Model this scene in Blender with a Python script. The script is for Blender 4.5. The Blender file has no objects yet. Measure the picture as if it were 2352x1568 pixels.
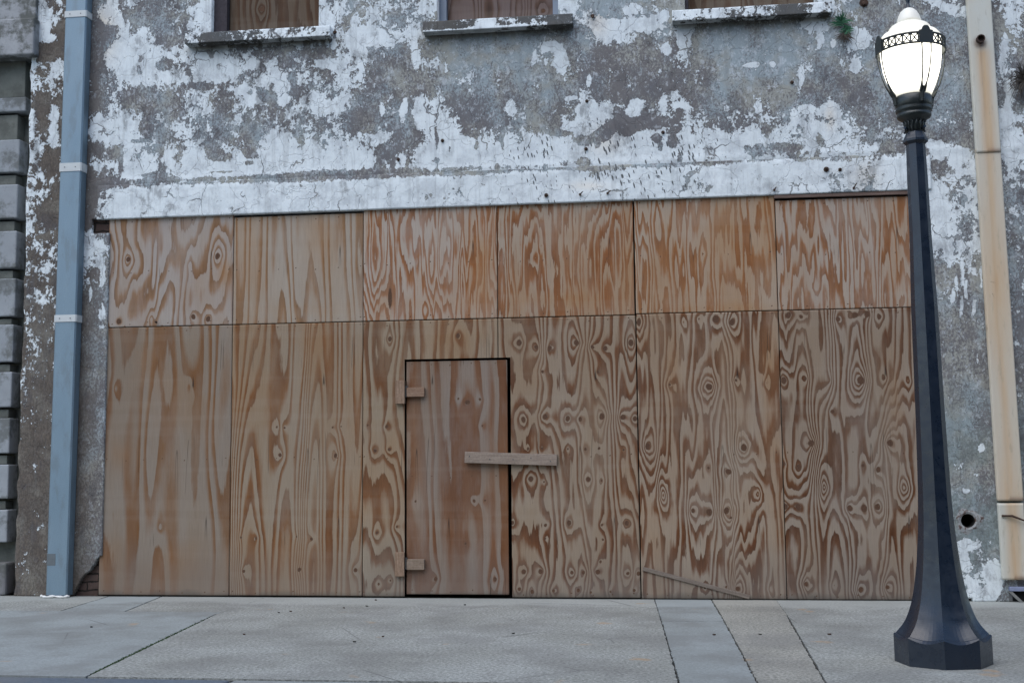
import bpy, math, numpy as np
from mathutils import Vector, Matrix
rng = np.random.RandomState(7)
D = bpy.data
scene = bpy.context.scene
COL = scene.collection
# ------------------------------------------------------------------ camera (solved from the sheet grid: 1.22 m sheets)
CF, CX, CY, CZ, YAW, PITCH, ROLL = 2779.64, 5.15785, -10.54807, 1.18452, -0.12894, 0.098193, -0.0091461
def _basis():
    cy, sy, cp, sp, cr, sr = math.cos(YAW), math.sin(YAW), math.cos(PITCH), math.sin(PITCH), math.cos(ROLL), math.sin(ROLL)
    f = np.array([sy*cp, cy*cp, sp]); r = np.array([cy, -sy, 0.0]); u = np.cross(r, f)
    return r*cr+u*sr, -r*sr+u*cr, f
CR, CU, CFW = _basis()
CPOS = np.array([CX, CY, CZ])
def ray(x, y): return CFW + CR*(x-1176)/CF - CU*(y-784)/CF
def W(x, y, Y=0.0):            # survey point of the photo -> point of the facade plane y=Y : (X, Z)
    d = ray(x, y); t = (Y-CY)/d[1]; return CX+t*d[0], CZ+t*d[2]
def G(x, y, Z=0.0):
    d = ray(x, y); t = (Z-CZ)/d[2]; return CX+t*d[0], CY+t*d[1]
def proj(X, Y, Z):             # wall point -> survey coordinates (4096-wide)
    d = np.stack([X-CX, Y-CY, Z-CZ], -1); w = d@CFW
    k = 4096/2352
    return (1176+CF*(d@CR)/w)*k, (784-CF*(d@CU)/w)*k
cam_d = D.cameras.new('camera'); cam = D.objects.new('camera', cam_d); COL.objects.link(cam)
cam_d.sensor_width = 36; cam_d.lens = CF/2352*36; cam_d.clip_end = 2000
cam.matrix_world = Matrix(((CR[0], CU[0], -CFW[0], CX), (CR[1], CU[1], -CFW[1], CY), (CR[2], CU[2], -CFW[2], CZ), (0, 0, 0, 1)))
scene.camera = cam
# ------------------------------------------------------------------ sky, sun, exposure
world = D.worlds.new('World'); scene.world = world; world.use_nodes = True
wn = world.node_tree; bg = wn.nodes['Background']
sky = wn.nodes.new('ShaderNodeTexSky'); sky.sky_type = 'NISHITA'; sky.sun_disc = False
SUN_EL, SUN_AZ = math.radians(58), math.radians(205)
sky.sun_elevation = SUN_EL; sky.sun_rotation = SUN_AZ
sky.air_density = 1.0; sky.dust_density = .8; sky.ozone_density = .35
wn.links.new(sky.outputs[0], bg.inputs['Color']); bg.inputs['Strength'].default_value = 0.125
sl = D.lights.new('sun', 'SUN'); sl.energy = 1.25; sl.angle = math.radians(70); sl.color = (1, .965, .92)
so = D.objects.new('sun', sl); COL.objects.link(so)
sd = Vector((math.sin(SUN_AZ)*math.cos(SUN_EL), math.cos(SUN_AZ)*math.cos(SUN_EL), math.sin(SUN_EL)))
so.rotation_euler = sd.to_track_quat('Z', 'Y').to_euler()
scene.view_settings.view_transform = 'Standard'; scene.view_settings.look = 'None'
scene.view_settings.gamma = 1; scene.view_settings.exposure = 0.80
# ------------------------------------------------------------------ noise in numpy
def vnoise(x, y, seed, wrap=0):
    t = np.random.RandomState(seed).rand(256, 256)
    xi = np.floor(x).astype(int); yi = np.floor(y).astype(int); fx = x-xi; fy = y-yi
    fx = fx*fx*fx*(fx*(fx*6-15)+10); fy = fy*fy*fy*(fy*(fy*6-15)+10)
    m = wrap if wrap else 256
    a, b = xi % m, (xi+1) % m; c, d = yi % 256, (yi+1) % 256
    return (t[a, c]*(1-fx)+t[b, c]*fx)*(1-fy)+(t[a, d]*(1-fx)+t[b, d]*fx)*fy
def fbm(x, y, seed, o=4, g=.5):
    s = 0; a = 1; n = 0
    for k in range(o):
        s = s+a*vnoise(x*2**k+13.7*k, y*2**k+7.3*k, seed+k); n += a; a *= g
    return s/n
# ------------------------------------------------------------------ object helpers
def tag(o, label=None, cat=None, group=None, kind=None):
    for k, v in (('label', label), ('category', cat), ('group', group), ('kind', kind)):
        if v: o[k] = v
    return o
def link(o, parent=None):
    COL.objects.link(o)
    if parent: o.parent = parent
    return o
def empty(name, label, cat, loc=(0, 0, 0), group=None):
    o = D.objects.new(name, None); o.location = loc; o.empty_display_size = .1
    return tag(link(o), label, cat, group)
def mesh(name, V, F, mat, parent=None, smooth=False, loc=None):
    me = D.meshes.new(name); me.from_pydata([tuple(map(float, v)) for v in V], [], [tuple(map(int, f)) for f in F]); me.update()
    if mat: me.materials.append(mat)
    if smooth: me.polygons.foreach_set('use_smooth', [True]*len(me.polygons))
    o = D.objects.new(name, me); link(o, parent)
    if loc: o.location = loc
    return o
def rel(V, parent):            # world-space vertices -> parent's space (parents are not rotated)
    l = parent.location; return [(v[0]-l[0], v[1]-l[1], v[2]-l[2]) for v in V]
class MB:
    def __init__(s): s.V = []; s.F = []
    def add(s, V, F):
        b = len(s.V); s.V += [tuple(v) for v in V]; s.F += [tuple(i+b for i in f) for f in F]; return s
    def box(s, x0, x1, y0, y1, z0, z1, bev=0.0):
        if bev <= 0:
            V = [(x, y, z) for x in (x0, x1) for y in (y0, y1) for z in (z0, z1)]
            return s.add(V, [(0, 1, 3, 2), (4, 6, 7, 5), (0, 4, 5, 1), (2, 3, 7, 6), (0, 2, 6, 4), (1, 5, 7, 3)])
        import bmesh
        bm = bmesh.new(); bmesh.ops.create_cube(bm, size=1)
        for v in bm.verts: v.co = Vector(((x0+x1)/2+v.co.x*(x1-x0), (y0+y1)/2+v.co.y*(y1-y0), (z0+z1)/2+v.co.z*(z1-z0)))
        bmesh.ops.bevel(bm, geom=bm.edges[:], offset=bev, segments=2, affect='EDGES', profile=.5)
        bm.verts.index_update()
        s.add([v.co[:] for v in bm.verts], [[v.index for v in f.verts] for f in bm.faces]); bm.free(); return s
    def tube(s, pts, r, n=6, cap=True):
        pts = [Vector(p) for p in pts]; rr = r if isinstance(r, (list, tuple)) else [r]*len(pts)
        b = len(s.V)
        for i, p in enumerate(pts):
            d = (pts[min(i+1, len(pts)-1)]-pts[max(i-1, 0)]).normalized()
            a = d.cross(Vector((0, 0, 1)) if abs(d.z) < .9 else Vector((1, 0, 0))).normalized(); c = d.cross(a)
            for k in range(n):
                t = 2*math.pi*k/n; s.V.append(tuple(p+(a*math.cos(t)+c*math.sin(t))*rr[i]))
        for i in range(len(pts)-1):
            for k in range(n):
                s.F.append((b+i*n+k, b+i*n+(k+1) % n, b+(i+1)*n+(k+1) % n, b+(i+1)*n+k))
        if cap:
            s.F.append(tuple(b+k for k in range(n))[::-1]); s.F.append(tuple(b+(len(pts)-1)*n+k for k in range(n)))
        return s
    def lathe(s, prof, n=32, a0=0.0, c=(0, 0), cap=True):
        b = len(s.V)
        for r, z in prof:
            for k in range(n):
                t = a0+2*math.pi*k/n; s.V.append((c[0]+r*math.cos(t), c[1]+r*math.sin(t), z))
        for i in range(len(prof)-1):
            for k in range(n): s.F.append((b+i*n+k, b+i*n+(k+1) % n, b+(i+1)*n+(k+1) % n, b+(i+1)*n+k))
        if cap:
            s.F.append(tuple(b+k for k in range(n))[::-1]); s.F.append(tuple(b+(len(prof)-1)*n+k for k in range(n)))
        return s
    def build(s, name, mat, parent=None, smooth=False): return mesh(name, s.V, s.F, mat, parent, smooth)
def grid_mesh(name, xs, zs, mask, yf, th, mat, attrs, parent=None, origin=(0, 0, 0), warp=None):
    """upright sheet with its front on y=yf(x,z), thickness th; mask says which cells are solid (rims are closed)."""
    nx, nz = len(xs), len(zs)
    X, Z = np.meshgrid(xs, zs, indexing='ij'); Y = yf(X, Z) if callable(yf) else np.full_like(X, yf)
    if warp: X, Z = warp(X, Z)
    Vf = np.stack([X, Y, Z], -1).reshape(-1, 3); Vb = np.stack([X, np.full_like(X, np.max(Y)+th), Z], -1).reshape(-1, 3)
    V = np.concatenate([Vf, Vb])-np.array(origin); N = nx*nz
    idx = np.arange(N).reshape(nx, nz)
    a, b, c, d = idx[:-1, :-1], idx[1:, :-1], idx[1:, 1:], idx[:-1, 1:]
    q = np.stack([a, b, c, d], -1)[mask]
    faces = [q]
    P = np.zeros((nx+1, nz+1), bool); P[1:-1, 1:-1] = mask
    def rim(sel, i0, i1): 
        p, r = i0[sel], i1[sel]; faces.append(np.stack([p, p+N, r+N, r], -1))
    rim(mask & ~P[:-2, 1:-1], d, a); rim(mask & ~P[2:, 1:-1], b, c)
    rim(mask & ~P[1:-1, :-2], a, b); rim(mask & ~P[1:-1, 2:], c, d)
    Q = np.concatenate(faces); used = np.unique(Q); mp = np.zeros(2*N, int); mp[used] = np.arange(len(used))
    Q = mp[Q]; V = V[used]
    me = D.meshes.new(name); me.vertices.add(len(V)); me.vertices.foreach_set('co', V.astype(np.float32).ravel())
    me.loops.add(Q.size); me.loops.foreach_set('vertex_index', Q.astype(np.int32).ravel())
    me.polygons.add(len(Q)); me.polygons.foreach_set('loop_start', (np.arange(len(Q))*4).astype(np.int32))
    me.polygons.foreach_set('loop_total', np.full(len(Q), 4, np.int32))
    for k, A in attrs(X, Z).items():
        at = me.attributes.new(k, 'FLOAT', 'POINT'); A2 = np.concatenate([A.ravel(), A.ravel()])[used]
        at.data.foreach_set('value', A2.astype(np.float32))
    me.update(calc_edges=True); me.validate(); me.materials.append(mat)
    o = D.objects.new(name, me); link(o, parent)
    if not parent: o.location = origin
    return o
# ------------------------------------------------------------------ material helpers
class NT:
    def __init__(s, name):
        s.m = D.materials.new(name); s.m.use_nodes = True; s.t = s.m.node_tree; s.b = s.t.nodes['Principled BSDF']
        s.co = s.t.nodes.new('ShaderNodeTexCoord').outputs['Object']
    def new(s, t): return s.t.nodes.new(t)
    def put(s, sock, v):
        if v is None: return
        if isinstance(v, bpy.types.NodeSocket): s.t.links.new(v, sock)
        elif isinstance(v, (tuple, list)) and len(v) == 3 and sock.type == 'RGBA': sock.default_value = (*v, 1)
        else: sock.default_value = v
    def math(s, op, a, b=None, c=None, clamp=False):
        n = s.new('ShaderNodeMath'); n.operation = op; n.use_clamp = clamp
        s.put(n.inputs[0], a); s.put(n.inputs[1], b); s.put(n.inputs[2], c); return n.outputs[0]
    def vscale(s, v, sc, off=(0, 0, 0)):
        n = s.new('ShaderNodeMapping'); s.put(n.inputs['Vector'], v); n.inputs['Scale'].default_value = sc; n.inputs['Location'].default_value = off
        return n.outputs[0]
    def noise(s, scale=5, detail=4, rough=.5, vec=None, dist=0.0, sc=None, off=(0, 0, 0), col=False):
        v = vec or s.co
        if sc or off != (0, 0, 0): v = s.vscale(v, sc or (1, 1, 1), off)
        n = s.new('ShaderNodeTexNoise'); s.put(n.inputs['Vector'], v); n.inputs['Scale'].default_value = scale
        n.inputs['Detail'].default_value = detail; n.inputs['Roughness'].default_value = rough; n.inputs['Distortion'].default_value = dist
        return n.outputs['Color' if col else 'Fac']
    def voro(s, scale, feature='F1', vec=None, sc=None, rand=1.0):
        v = vec or s.co
        if sc: v = s.vscale(v, sc)
        n = s.new('ShaderNodeTexVoronoi'); n.feature = feature; s.put(n.inputs['Vector'], v); n.inputs['Scale'].default_value = scale
        n.inputs['Randomness'].default_value = rand
        return n.outputs['Distance']
    def ramp(s, f, st, interp='LINEAR'):
        n = s.new('ShaderNodeValToRGB'); n.color_ramp.interpolation = interp; e = n.color_ramp.elements
        while len(e) < len(st): e.new(.5)
        for x, (p, c) in zip(e, st): x.position = p; x.color = (*c, 1) if isinstance(c, (tuple, list)) else (c, c, c, 1)
        s.put(n.inputs[0], f); return n.outputs[0]
    def step(s, v, t, w):                       # smooth threshold: 0 below t-w, 1 above t+w
        n = s.new('ShaderNodeMapRange'); n.interpolation_type = 'SMOOTHSTEP'; s.put(n.inputs[0], v)
        for i, k in ((1, t-w if not isinstance(t, bpy.types.NodeSocket) else s.math('SUBTRACT', t, w)), (2, t+w if not isinstance(t, bpy.types.NodeSocket) else s.math('ADD', t, w))): s.put(n.inputs[i], k)
        return n.outputs[0]
    def mix(s, f, a, b, mode='MIX'):
        n = s.new('ShaderNodeMix'); n.data_type = 'RGBA'; n.blend_type = mode
        s.put(n.inputs[0], f); s.put(n.inputs[6], a); s.put(n.inputs[7], b); return n.outputs[2]
    def attr(s, name):
        n = s.new('ShaderNodeAttribute'); n.attribute_name = name; return n.outputs['Fac']
    def bump(s, h, strength=.3, dist=.01):
        n = s.new('ShaderNodeBump'); s.put(n.inputs['Height'], h); n.inputs['Strength'].default_value = strength; n.inputs['Distance'].default_value = dist
        s.t.links.new(n.outputs[0], s.b.inputs['Normal'])
    def out(s, col, rough=.85, spec=.3, metal=0.0):
        s.put(s.b.inputs['Base Color'], col); s.put(s.b.inputs['Roughness'], rough)
        s.b.inputs['Specular IOR Level'].default_value = spec; s.put(s.b.inputs['Metallic'], metal); return s.m
def plain(name, c, rough=.7, var=.25, scale=20, metal=0.0, spec=.4, bump=.15):
    n = NT(name); f = n.noise(scale, 5, .6)
    col = n.mix(f, tuple(x*(1-var) for x in c), tuple(min(1, x*(1+var)) for x in c))
    if bump: n.bump(n.noise(scale*3, 3), bump, .004)
    return n.out(col, rough, spec, metal)

# ------------------------------------------------------------------ facade: how much white paint survives (cell 70 x 58.25 survey units)
ROWS = [
 #crop1      crop2      crop3      crop4      crop5      crop6
 "5554225713 4788888865 4554644444 5673122422 4444466653 233642365",
 "5582228632 5888888864 5634544444 4445854648 4444448243 111332243",
 "6661215563 3888888885 8755411111 1413864334 1111122353 111122334",
 "6641216976 6962223324 7444321111 2621111245 1112124343 111122253",
 "6643813897 3987465436 6212622111 1361221124 1144232142 111122252",
 "6643624877 5766576446 5221234321 2231432224 2111232111 111122252",
 "6644524644 5544545547 3223323122 3234211223 2222231111 111122263",
 "6632725742 3644445556 2143562114 2241642654 1314143631 311332553",
 "6642738736 6446445444 2131781222 3288635346 4345456542 353353683",
 "6643727855 5444444656 5732598655 6866568766 7888768755 465223485",
 "6654422656 4845467855 6732898898 8989989886 6787656776 466387346",
 "6654265774 8888667655 7557897987 7777898899 7887777788 775355554",
 "6664123655 7678874645 6345566667 8675567898 7999999999 886656543",
 "6652223455 4465556677 6778888888 8888889999 8999999998 887865553",
 "6646335688 8899998777 8888888888 8889999999 9999999998 888855544",
 "6643322588 8899998888 8888888888 8889999999 9999999998 888744434",
]
PM = np.array([[int(ch) for ch in r.replace(' ', '')] for r in ROWS], float)/9
LEFT = ["43335", "43345", "43333", "43322", "43321", "33221", "33221", "33211", "23211", "23211", "23110", "22110", "22110", "22110", "21100", "21100",
        "21100", "11100", "11100", "11100", "11100", "11100", "11100", "11100", "11110", "11110", "11110", "11100", "11100", "11100", "11100"]
RIGHT = ["7776544", "6554433", "3333333", "2232333", "2322233", "3322333", "3322233", "2222233", "1222222", "1111222", "1111222", "1111222", "1111122",
         "1111122", "1111122", "2221222", "3221122", "2221111", "2331111", "1221111", "1221111", "2244311", "4444411", "6666611", "7667711", "7767711", "7767711", "7778811", "7888111", "7888111", "7888111"]
full = np.zeros((47, 59)); full[:16] = PM
for i in range(31):
    full[16+i, :5] = [int(c)/9+.10 for c in LEFT[i]]; full[16+i, 5] = full[16+i, 4]; full[16+i, 6:52] = .2
    full[16+i, 52:] = [int(c)/9 for c in RIGHT[i]]
DARK = np.array([[int(c) for c in r.replace(' ', '')] for r in [
 "67766 65555 45322 34334 33334 55555", "67866 66667 55433 35665 23335 44555", "67866 77777 65323 36777 23365 44566",
 "67865 56565 65765 47877 55466 55666", "67755 55555 75885 46888 77455 55666", "67865 54544 77333 34444 54445 56555",
 "67865 44544 64333 33444 44444 45566", "67855 44444 44444 44444 44444 44556"]], float)/9
fd = np.zeros((24, 30)); fd[:8] = DARK
fd[8:, :3] = [.72, .68, .62]; fd[8:, 3:26] = .6; fd[8:, 26:] = [.5, .5, .55, .78]
def sample(M, u, v):
    u = np.clip(u, 0, M.shape[1]-1.001); v = np.clip(v, 0, M.shape[0]-1.001)
    i = np.floor(u).astype(int); j = np.floor(v).astype(int); a = u-i; b = v-j
    return (M[j, i]*(1-a)+M[j, i+1]*a)*(1-b)+(M[j+1, i]*(1-a)+M[j+1, i+1]*a)*b
# single patches read off the photo: (x, y, rx, ry, strength)  + = white paint, - = bare plaster
BLOBS = [(690/1, 150, 0, 0, 0),
 (168, 90, 22, 55, .5), (195, 155, 20, 18, .5), (190, 205, 40, 28, -.6), (230, 270, 28, 45, .5), (165, 440, 30, 50, -.5), (215, 500, 22, 90, .5), (200, 650, 38, 55, -.5), (210, 850, 35, 45, -.5),
 (430, 130, 36, 26, -.6), (560, 60, 80, 40, -.5), (660, 150, 35, 30, -.5), (556, 285, 10, 18, -.7), (400, 275, 25, 22, -.5), (560, 400, 60, 45, -.6), (675, 410, 30, 40, -.5), (650, 260, 34, 26, -.6), (490, 250, 60, 50, .4), (430, 60, 45, 50, .4), (390, 520, 35, 50, .5), (590, 500, 20, 70, -.4),
 (1010, 255, 22, 18, .6), (940, 285, 20, 12, .5), (1110, 290, 20, 14, .7), (1300, 255, 42, 18, .8), (860, 305, 60, 14, .8), (968, 367, 15, 15, .9), (1010, 400, 32, 20, .6), (1135, 395, 24, 18, .7), (1150, 345, 16, 14, .7), (1260, 390, 18, 22, .7), (1285, 430, 35, 22, .7), (1140, 260, 20, 25, -.5), (1170, 320, 14, 30, -.5), (1180, 365, 24, 18, -.5), (1045, 380, 22, 20, -.5), (800, 345, 60, 14, -.5), (870, 490, 25, 60, -.4), (1005, 525, 40, 35, -.4),
 (1450, 130, 14, 18, .6), (1495, 55, 14, 20, .5), (1660, 215, 12, 60, .8), (1560, 165, 26, 22, .8), (1440, 150, 60, 24, .6), (1430, 180, 30, 30, .6), (1620, 440, 12, 50, .7), (1680, 440, 22, 55, .9), (1530, 440, 10, 30, .6), (1555, 395, 14, 20, .3), (2035, 430, 24, 30, .8), (1780, 285, 6, 20, .4),
 (2200, 183, 35, 18, .8), (2250, 240, 22, 40, .8), (2140, 225, 8, 30, .6), (2440, 130, 60, 8, .7), (2420, 105, 45, 22, .7), (2530, 35, 40, 22, .7), (2560, 95, 60, 22, .7), (2660, 60, 22, 18, .6), (2735, 150, 24, 34, .9), (2670, 195, 16, 20, .8), (2350, 325, 10, 24, .8), (2550, 415, 30, 22, .8), (2535, 455, 30, 22, .8), (2280, 392, 20, 8, .7), (2345, 440, 34, 50, .9), (2655, 405, 12, 18, .7), (2725, 425, 24, 10, .7), (2700, 390, 12, 20, .6), (2555, 490, 80, 30, -.8), (2440, 510, 30, 22, -.5), (2230, 490, 26, 20, -.4),
 (3275, 160, 14, 24, .9), (3330, 175, 10, 18, .8), (3420, 265, 17, 24, .9), (3430, 150, 40, 40, .8), (3010, 265, 30, 12, .6), (3090, 258, 12, 12, .6), (3230, 270, 30, 20, .4), (3310, 445, 40, 22, .7), (3220, 440, 22, 14, .7), (3030, 430, 14, 22, .6), (2900, 435, 10, 12, .7), (3200, 330, 12, 60, .5), (3015, 600, 45, 22, -.7), (3140, 590, 55, 18, -.7), (3060, 520, 20, 25, -.6), (3280, 560, 18, 30, -.7), (3262, 630, 6, 34, -.8), (3170, 640, 8, 20, -.7), (3010, 640, 8, 20, -.7), (3480, 540, 16, 40, -.4), (3570, 590, 40, 22, -.6), (3350, 650, 24, 14, -.7),
 (1880, 540, 36, 14, -.8), (1885, 505, 20, 10, -.4), (2230, 530, 50, 12, -.8), (2330, 560, 30, 20, -.8), (2400, 540, 34, 22, -.8), (2390, 570, 10, 20, -.7), (2330, 640, 22, 22, -.7), (2350, 675, 8, 22, -.7), (2520, 530, 24, 14, -.8), (2620, 555, 22, 18, -.7), (2640, 590, 10, 20, -.7), (2685, 570, 16, 26, -.7), (2715, 640, 10, 40, -.7), (2775, 660, 10, 20, -.7), (1535, 610, 48, 32, -.9), (1650, 545, 22, 26, -.8), (1745, 560, 5, 50, -.7), (1750, 640, 18, 12, -.8), (1750, 680, 5, 24, -.7), (1900, 590, 6, 26, -.6), (2010, 560, 6, 60, -.7), (1985, 670, 6, 30, -.8), (1630, 660, 4, 24, -.7), (1795, 605, 5, 22, -.6), (1575, 670, 7, 26, -.7), (1512, 660, 10, 24, -.7),
 (1000, 655, 22, 10, -.7), (910, 690, 60, 4, -.7), (1050, 735, 30, 10, -.9), (1000, 620, 28, 16, -.7), (830, 600, 30, 30, -.5), (880, 630, 50, 16, -.5), (1100, 560, 40, 40, .4), (780, 640, 40, 50, .4), (560, 560, 34, 8, -.6), (480, 640, 8, 60, -.5), (720, 750, 60, 16, -.6), (600, 700, 30, 8, -.6), (770, 760, 40, 12, -.8), (640, 560, 16, 50, -.6), (1230, 720, 130, 14, -.4), (1480, 720, 140, 24, -.6), (1750, 705, 90, 18, -.3),
 (3760, 590, 45, 40, .7), (3870, 570, 50, 34, -.4), (3840, 620, 30, 20, .9), (3770, 540, 50, 24, -.5), (3755, 830, 38, 60, .9), (3880, 690, 30, 10, .3), (3850, 780, 50, 60, -.1), (4060, 610, 50, 60, .6), (4050, 100, 40, 60, .2), (4020, 160, 10, 30, .4), (4030, 420, 12, 50, .5), (3760, 950, 30, 30, .8), (3840, 40, 50, 18, .7), (3900, 40, 30, 14, .7), (3770, 30, 20, 16, .5),
 (3905, 1890, 14, 12, .7), (3870, 1960, 24, 10, .6), (3870, 2180, 30, 20, .9), (3850, 2240, 24, 30, .8), (3980, 2300, 36, 60, .9), (3940, 2330, 34, 26, -.3), (3800, 1010, 7, 40, .9), (3850, 1080, 6, 50, .8), (3825, 1130, 5, 34, .8), (3880, 1040, 6, 40, .7), (3865, 1160, 5, 30, .9), (3845, 1220, 5, 40, .9), (3895, 1230, 6, 34, .8), (3808, 1180, 6, 24, .9), (3930, 1120, 5, 40, .6), (3915, 1440, 5, 20, .6), (3920, 1785, 16, 20, .8),
 (405, 985, 30, 20, .3), (395, 1035, 8, 30, .5), (362, 1180, 5, 26, .8), (410, 1100, 8, 50, .8), (398, 1260, 8, 20, .7), (412, 1240, 5, 30, .7)]
def wall_attrs(dx=0.0, bias=0.0, dark=0.0):
    def f(X, Z):
        px, py = proj(X, np.full_like(X, -.02), Z)
        wx = (fbm(X*4, Z*4, 5, 3)-.5)*60; wy = (fbm(X*4, Z*4, 9, 3)-.5)*50
        c = sample(full, (px+wx)/70-.5, (py+wy)/58.25-.5)
        c = np.where(py < 0, .35+.3*fbm(X*.8, Z*.8, 31, 3), c)
        for bx, by, rx, ry, s in BLOBS:
            if rx == 0: continue
            r2 = ((px+wx*.35-bx)/rx)**2+((py+wy*.35-by)/ry)**2
            m = r2 < 4; c[m] += s*np.exp(-(r2[m]**1.5)*.8)
        d = sample(fd, (px+wx)/140-.5, (py+wy)/116.5-.5)
        warm = np.clip((430-px)/120, 0, 1)*.9                             # brown bare brickwork at the left pier
        st = np.exp(-((px-400)/60)**2-((py-130)/110)**2)+.6*np.exp(-((px-2390)/40)**2-((py-90)/60)**2)+.7*np.exp(-((px-3320)/20)**2-((py-470)/50)**2) \
            + .5*np.exp(-((px-3460)/60)**2-((py-710)/60)**2)+.5*np.exp(-((px-2420)/60)**2-((py-560)/60)**2)+.5*np.exp(-((px-2350)/80)**2-((py-745)/20)**2)
        us = np.zeros_like(X)                                             # darkening below each sill, fading downward
        for sx0, sx1, sz in ((.78, 2.14, 5.055), (3.03, 4.365, 5.04), (5.27, 6.62, 5.02)):
            inx = 1/(1+np.exp(-(X-sx0)/.03))/(1+np.exp((X-sx1)/.03))
            us = np.maximum(us, inx*np.exp(-np.clip(sz-Z, 0, 9)/(.05+.09*vnoise(X*5, X*0, 77)))*(Z < sz+.02))
        low = np.clip((.1-Z)/.1, 0, 1)
        c = c-.5*np.exp(-((Z-3.80-.02*(vnoise(X*3, X*0, 41)-.5))/.028)**2)*np.clip(1.15-np.abs(X-1.8)/3.8, .15, 1)+.20*np.exp(-((Z-4.04)/.19)**4)*(X > 1.2)*(py > 600)
        nick = 1.15*np.exp(-((px-2430)/430)**4-((py-640)/190)**4)+.35*np.exp(-((px-3050)/300)**2-((py-640)/200)**2)
        return dict(cov=np.clip(c+bias, -.2, 1.15), dark=np.clip(d+dark+.3*low, 0, 1), warm=warm, cream=np.clip(st, 0, 1), sill_dark=us, nick=nick)
    return f
def wall_mat(name, nicks=True, flake=7.5, pc=((.10, .093, .105), (.185, .175, .175))):
    n = NT(name)
    cov = n.attr('cov'); dk = n.attr('dark'); wm = n.attr('warm'); cr = n.attr('cream'); us = n.attr('sill_dark')
    big = n.noise(flake, 12, .68, dist=.3, sc=(1, 1, .85)); fine = n.noise(25, 8, .7, sc=(1, 1, .8), off=(3, 1, 2), dist=.25)
    tiny = n.noise(48, 5, .65, off=(6, 1, 6))
    nn = n.math('ADD', n.math('MULTIPLY', big, .42), n.math('ADD', n.math('MULTIPLY', fine, .40), n.math('MULTIPLY', tiny, .18)))
    th = n.math('SUBTRACT', .5, n.math('MULTIPLY', n.math('SUBTRACT', cov, .5), .27))
    white = n.step(nn, th, .0065)
    # hairline cracks with lost paint beside them
    dv = n.noise(2.5, 4, .6, col=True)
    wv = n.new('ShaderNodeVectorMath'); wv.operation = 'MULTIPLY_ADD'; n.put(wv.inputs[0], dv); wv.inputs[1].default_value = (.5, .5, .5); n.put(wv.inputs[2], n.co)
    ed = n.voro(1.7, 'DISTANCE_TO_EDGE', wv.outputs[0], sc=(1.25, 1, .75))
    crk = n.math('SUBTRACT', 1, n.step(ed, n.math('MULTIPLY', n.math('SUBTRACT', n.noise(3.1, 3), .50), .10), .004))
    white = n.math('MULTIPLY', white, n.math('SUBTRACT', 1, n.math('MULTIPLY', crk, .75)))
    hair = n.math('SUBTRACT', 1, n.step(n.voro(3.3, 'DISTANCE_TO_EDGE', wv.outputs[0], sc=(.9, 1, 1.1)), .006, .005))
    if nicks:   # short slanted nicks chipped into the white paint
        v = n.new('ShaderNodeMapping'); n.put(v.inputs['Vector'], n.co); v.inputs['Rotation'].default_value = (0, math.radians(14), 0)
        vv = n.voro(1.0, 'F1', v.outputs[0], sc=(40, 1, 10))
        pick_ = n.noise(2.2, 3, .6, off=(5, 0, 3))
        nk = n.math('SUBTRACT', 1, n.step(vv, n.math('MULTIPLY', n.math('MULTIPLY', n.attr('nick'), n.step(pick_, .42, .14)), .25), .03))
        nk = n.math('MULTIPLY', nk, n.step(n.attr('nick'), .08, .05))
        white = n.math('MULTIPLY', white, n.math('SUBTRACT', 1, nk))
    # plaster under the paint
    pick = n.noise(2.2, 6, .6, off=(9, 0, 1)); blue = n.mix(n.step(pick, .5, .07), (.315, .37, .395), (.335, .34, .31))
    spk = n.noise(52, 4, .8, off=(1, 2, 3), sc=(1, 1, .7)); patch = n.noise(3.8, 10, .68, off=(4, 4, 4), sc=(1.15, 1, .8))
    dd = n.math('ADD', n.math('MULTIPLY', n.math('SUBTRACT', patch, .5), 2.1), dk)
    dmask = n.step(n.math('ADD', dd, n.math('MULTIPLY', n.math('SUBTRACT', spk, .5), 2.4)), .54, .22)
    purp = n.mix(n.noise(6, 4), *pc)
    sub = n.mix(n.math('MULTIPLY', dmask, .88), blue, purp)
    res = n.step(n.math('SUBTRACT', n.noise(22, 9, .78, off=(7, 7, 7), sc=(1, 1, .8)), n.math('MULTIPLY', dk, .06)), .535, .03)      # thin whitish film left in the pores
    sub = n.mix(n.math('MULTIPLY', res, n.math('ADD', .22, n.math('MULTIPLY', n.noise(7, 3, off=(1, 6, 2)), .55))), sub, (.6, .65, .69))
    brown = n.mix(n.noise(7, 8, .65), (.06, .05, .042), (.19, .155, .125))
    teal = n.new('ShaderNodeSeparateXYZ'); n.put(teal.inputs[0], n.co)
    tl = n.math('MULTIPLY', n.math('MULTIPLY', n.step(n.math('SUBTRACT', 2.2, teal.outputs['Z']), .6, .6), n.step(teal.outputs['X'], 6.5, .3)), n.step(n.noise(2.6, 7, .65, off=(5, 5, 0)), .46, .10))
    sub = n.mix(n.math('MULTIPLY', tl, .55), sub, (.17, .215, .205))      # algae tinted cement low on the right
    sub = n.mix(wm, sub, n.mix(n.step(n.noise(4, 6, .6), .55, .1), brown, (.20, .18, .15)))
    sub = n.mix(n.math('MULTIPLY', wm, n.math('MULTIPLY', n.step(spk, .50, .10), .55)), sub, (.055, .05, .046))
    wcol = n.mix(n.noise(3, 5), (.68, .745, .77), (.78, .835, .85))
    wcol = n.mix(n.math('MULTIPLY', cr, .8), wcol, (.72, .62, .49))
    wcol = n.mix(n.math('MULTIPLY', n.step(n.noise(6, 10, .75, off=(2, 8, 5)), .54, .09), .45), wcol, (.40, .43, .46))
    col = n.mix(white, sub, wcol)
    col = n.mix(n.math('MULTIPLY', hair, n.math('MULTIPLY', n.step(n.noise(1.9, 2, off=(8, 0, 8)), .52, .08), .3)), col, (.2, .19, .19))
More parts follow.
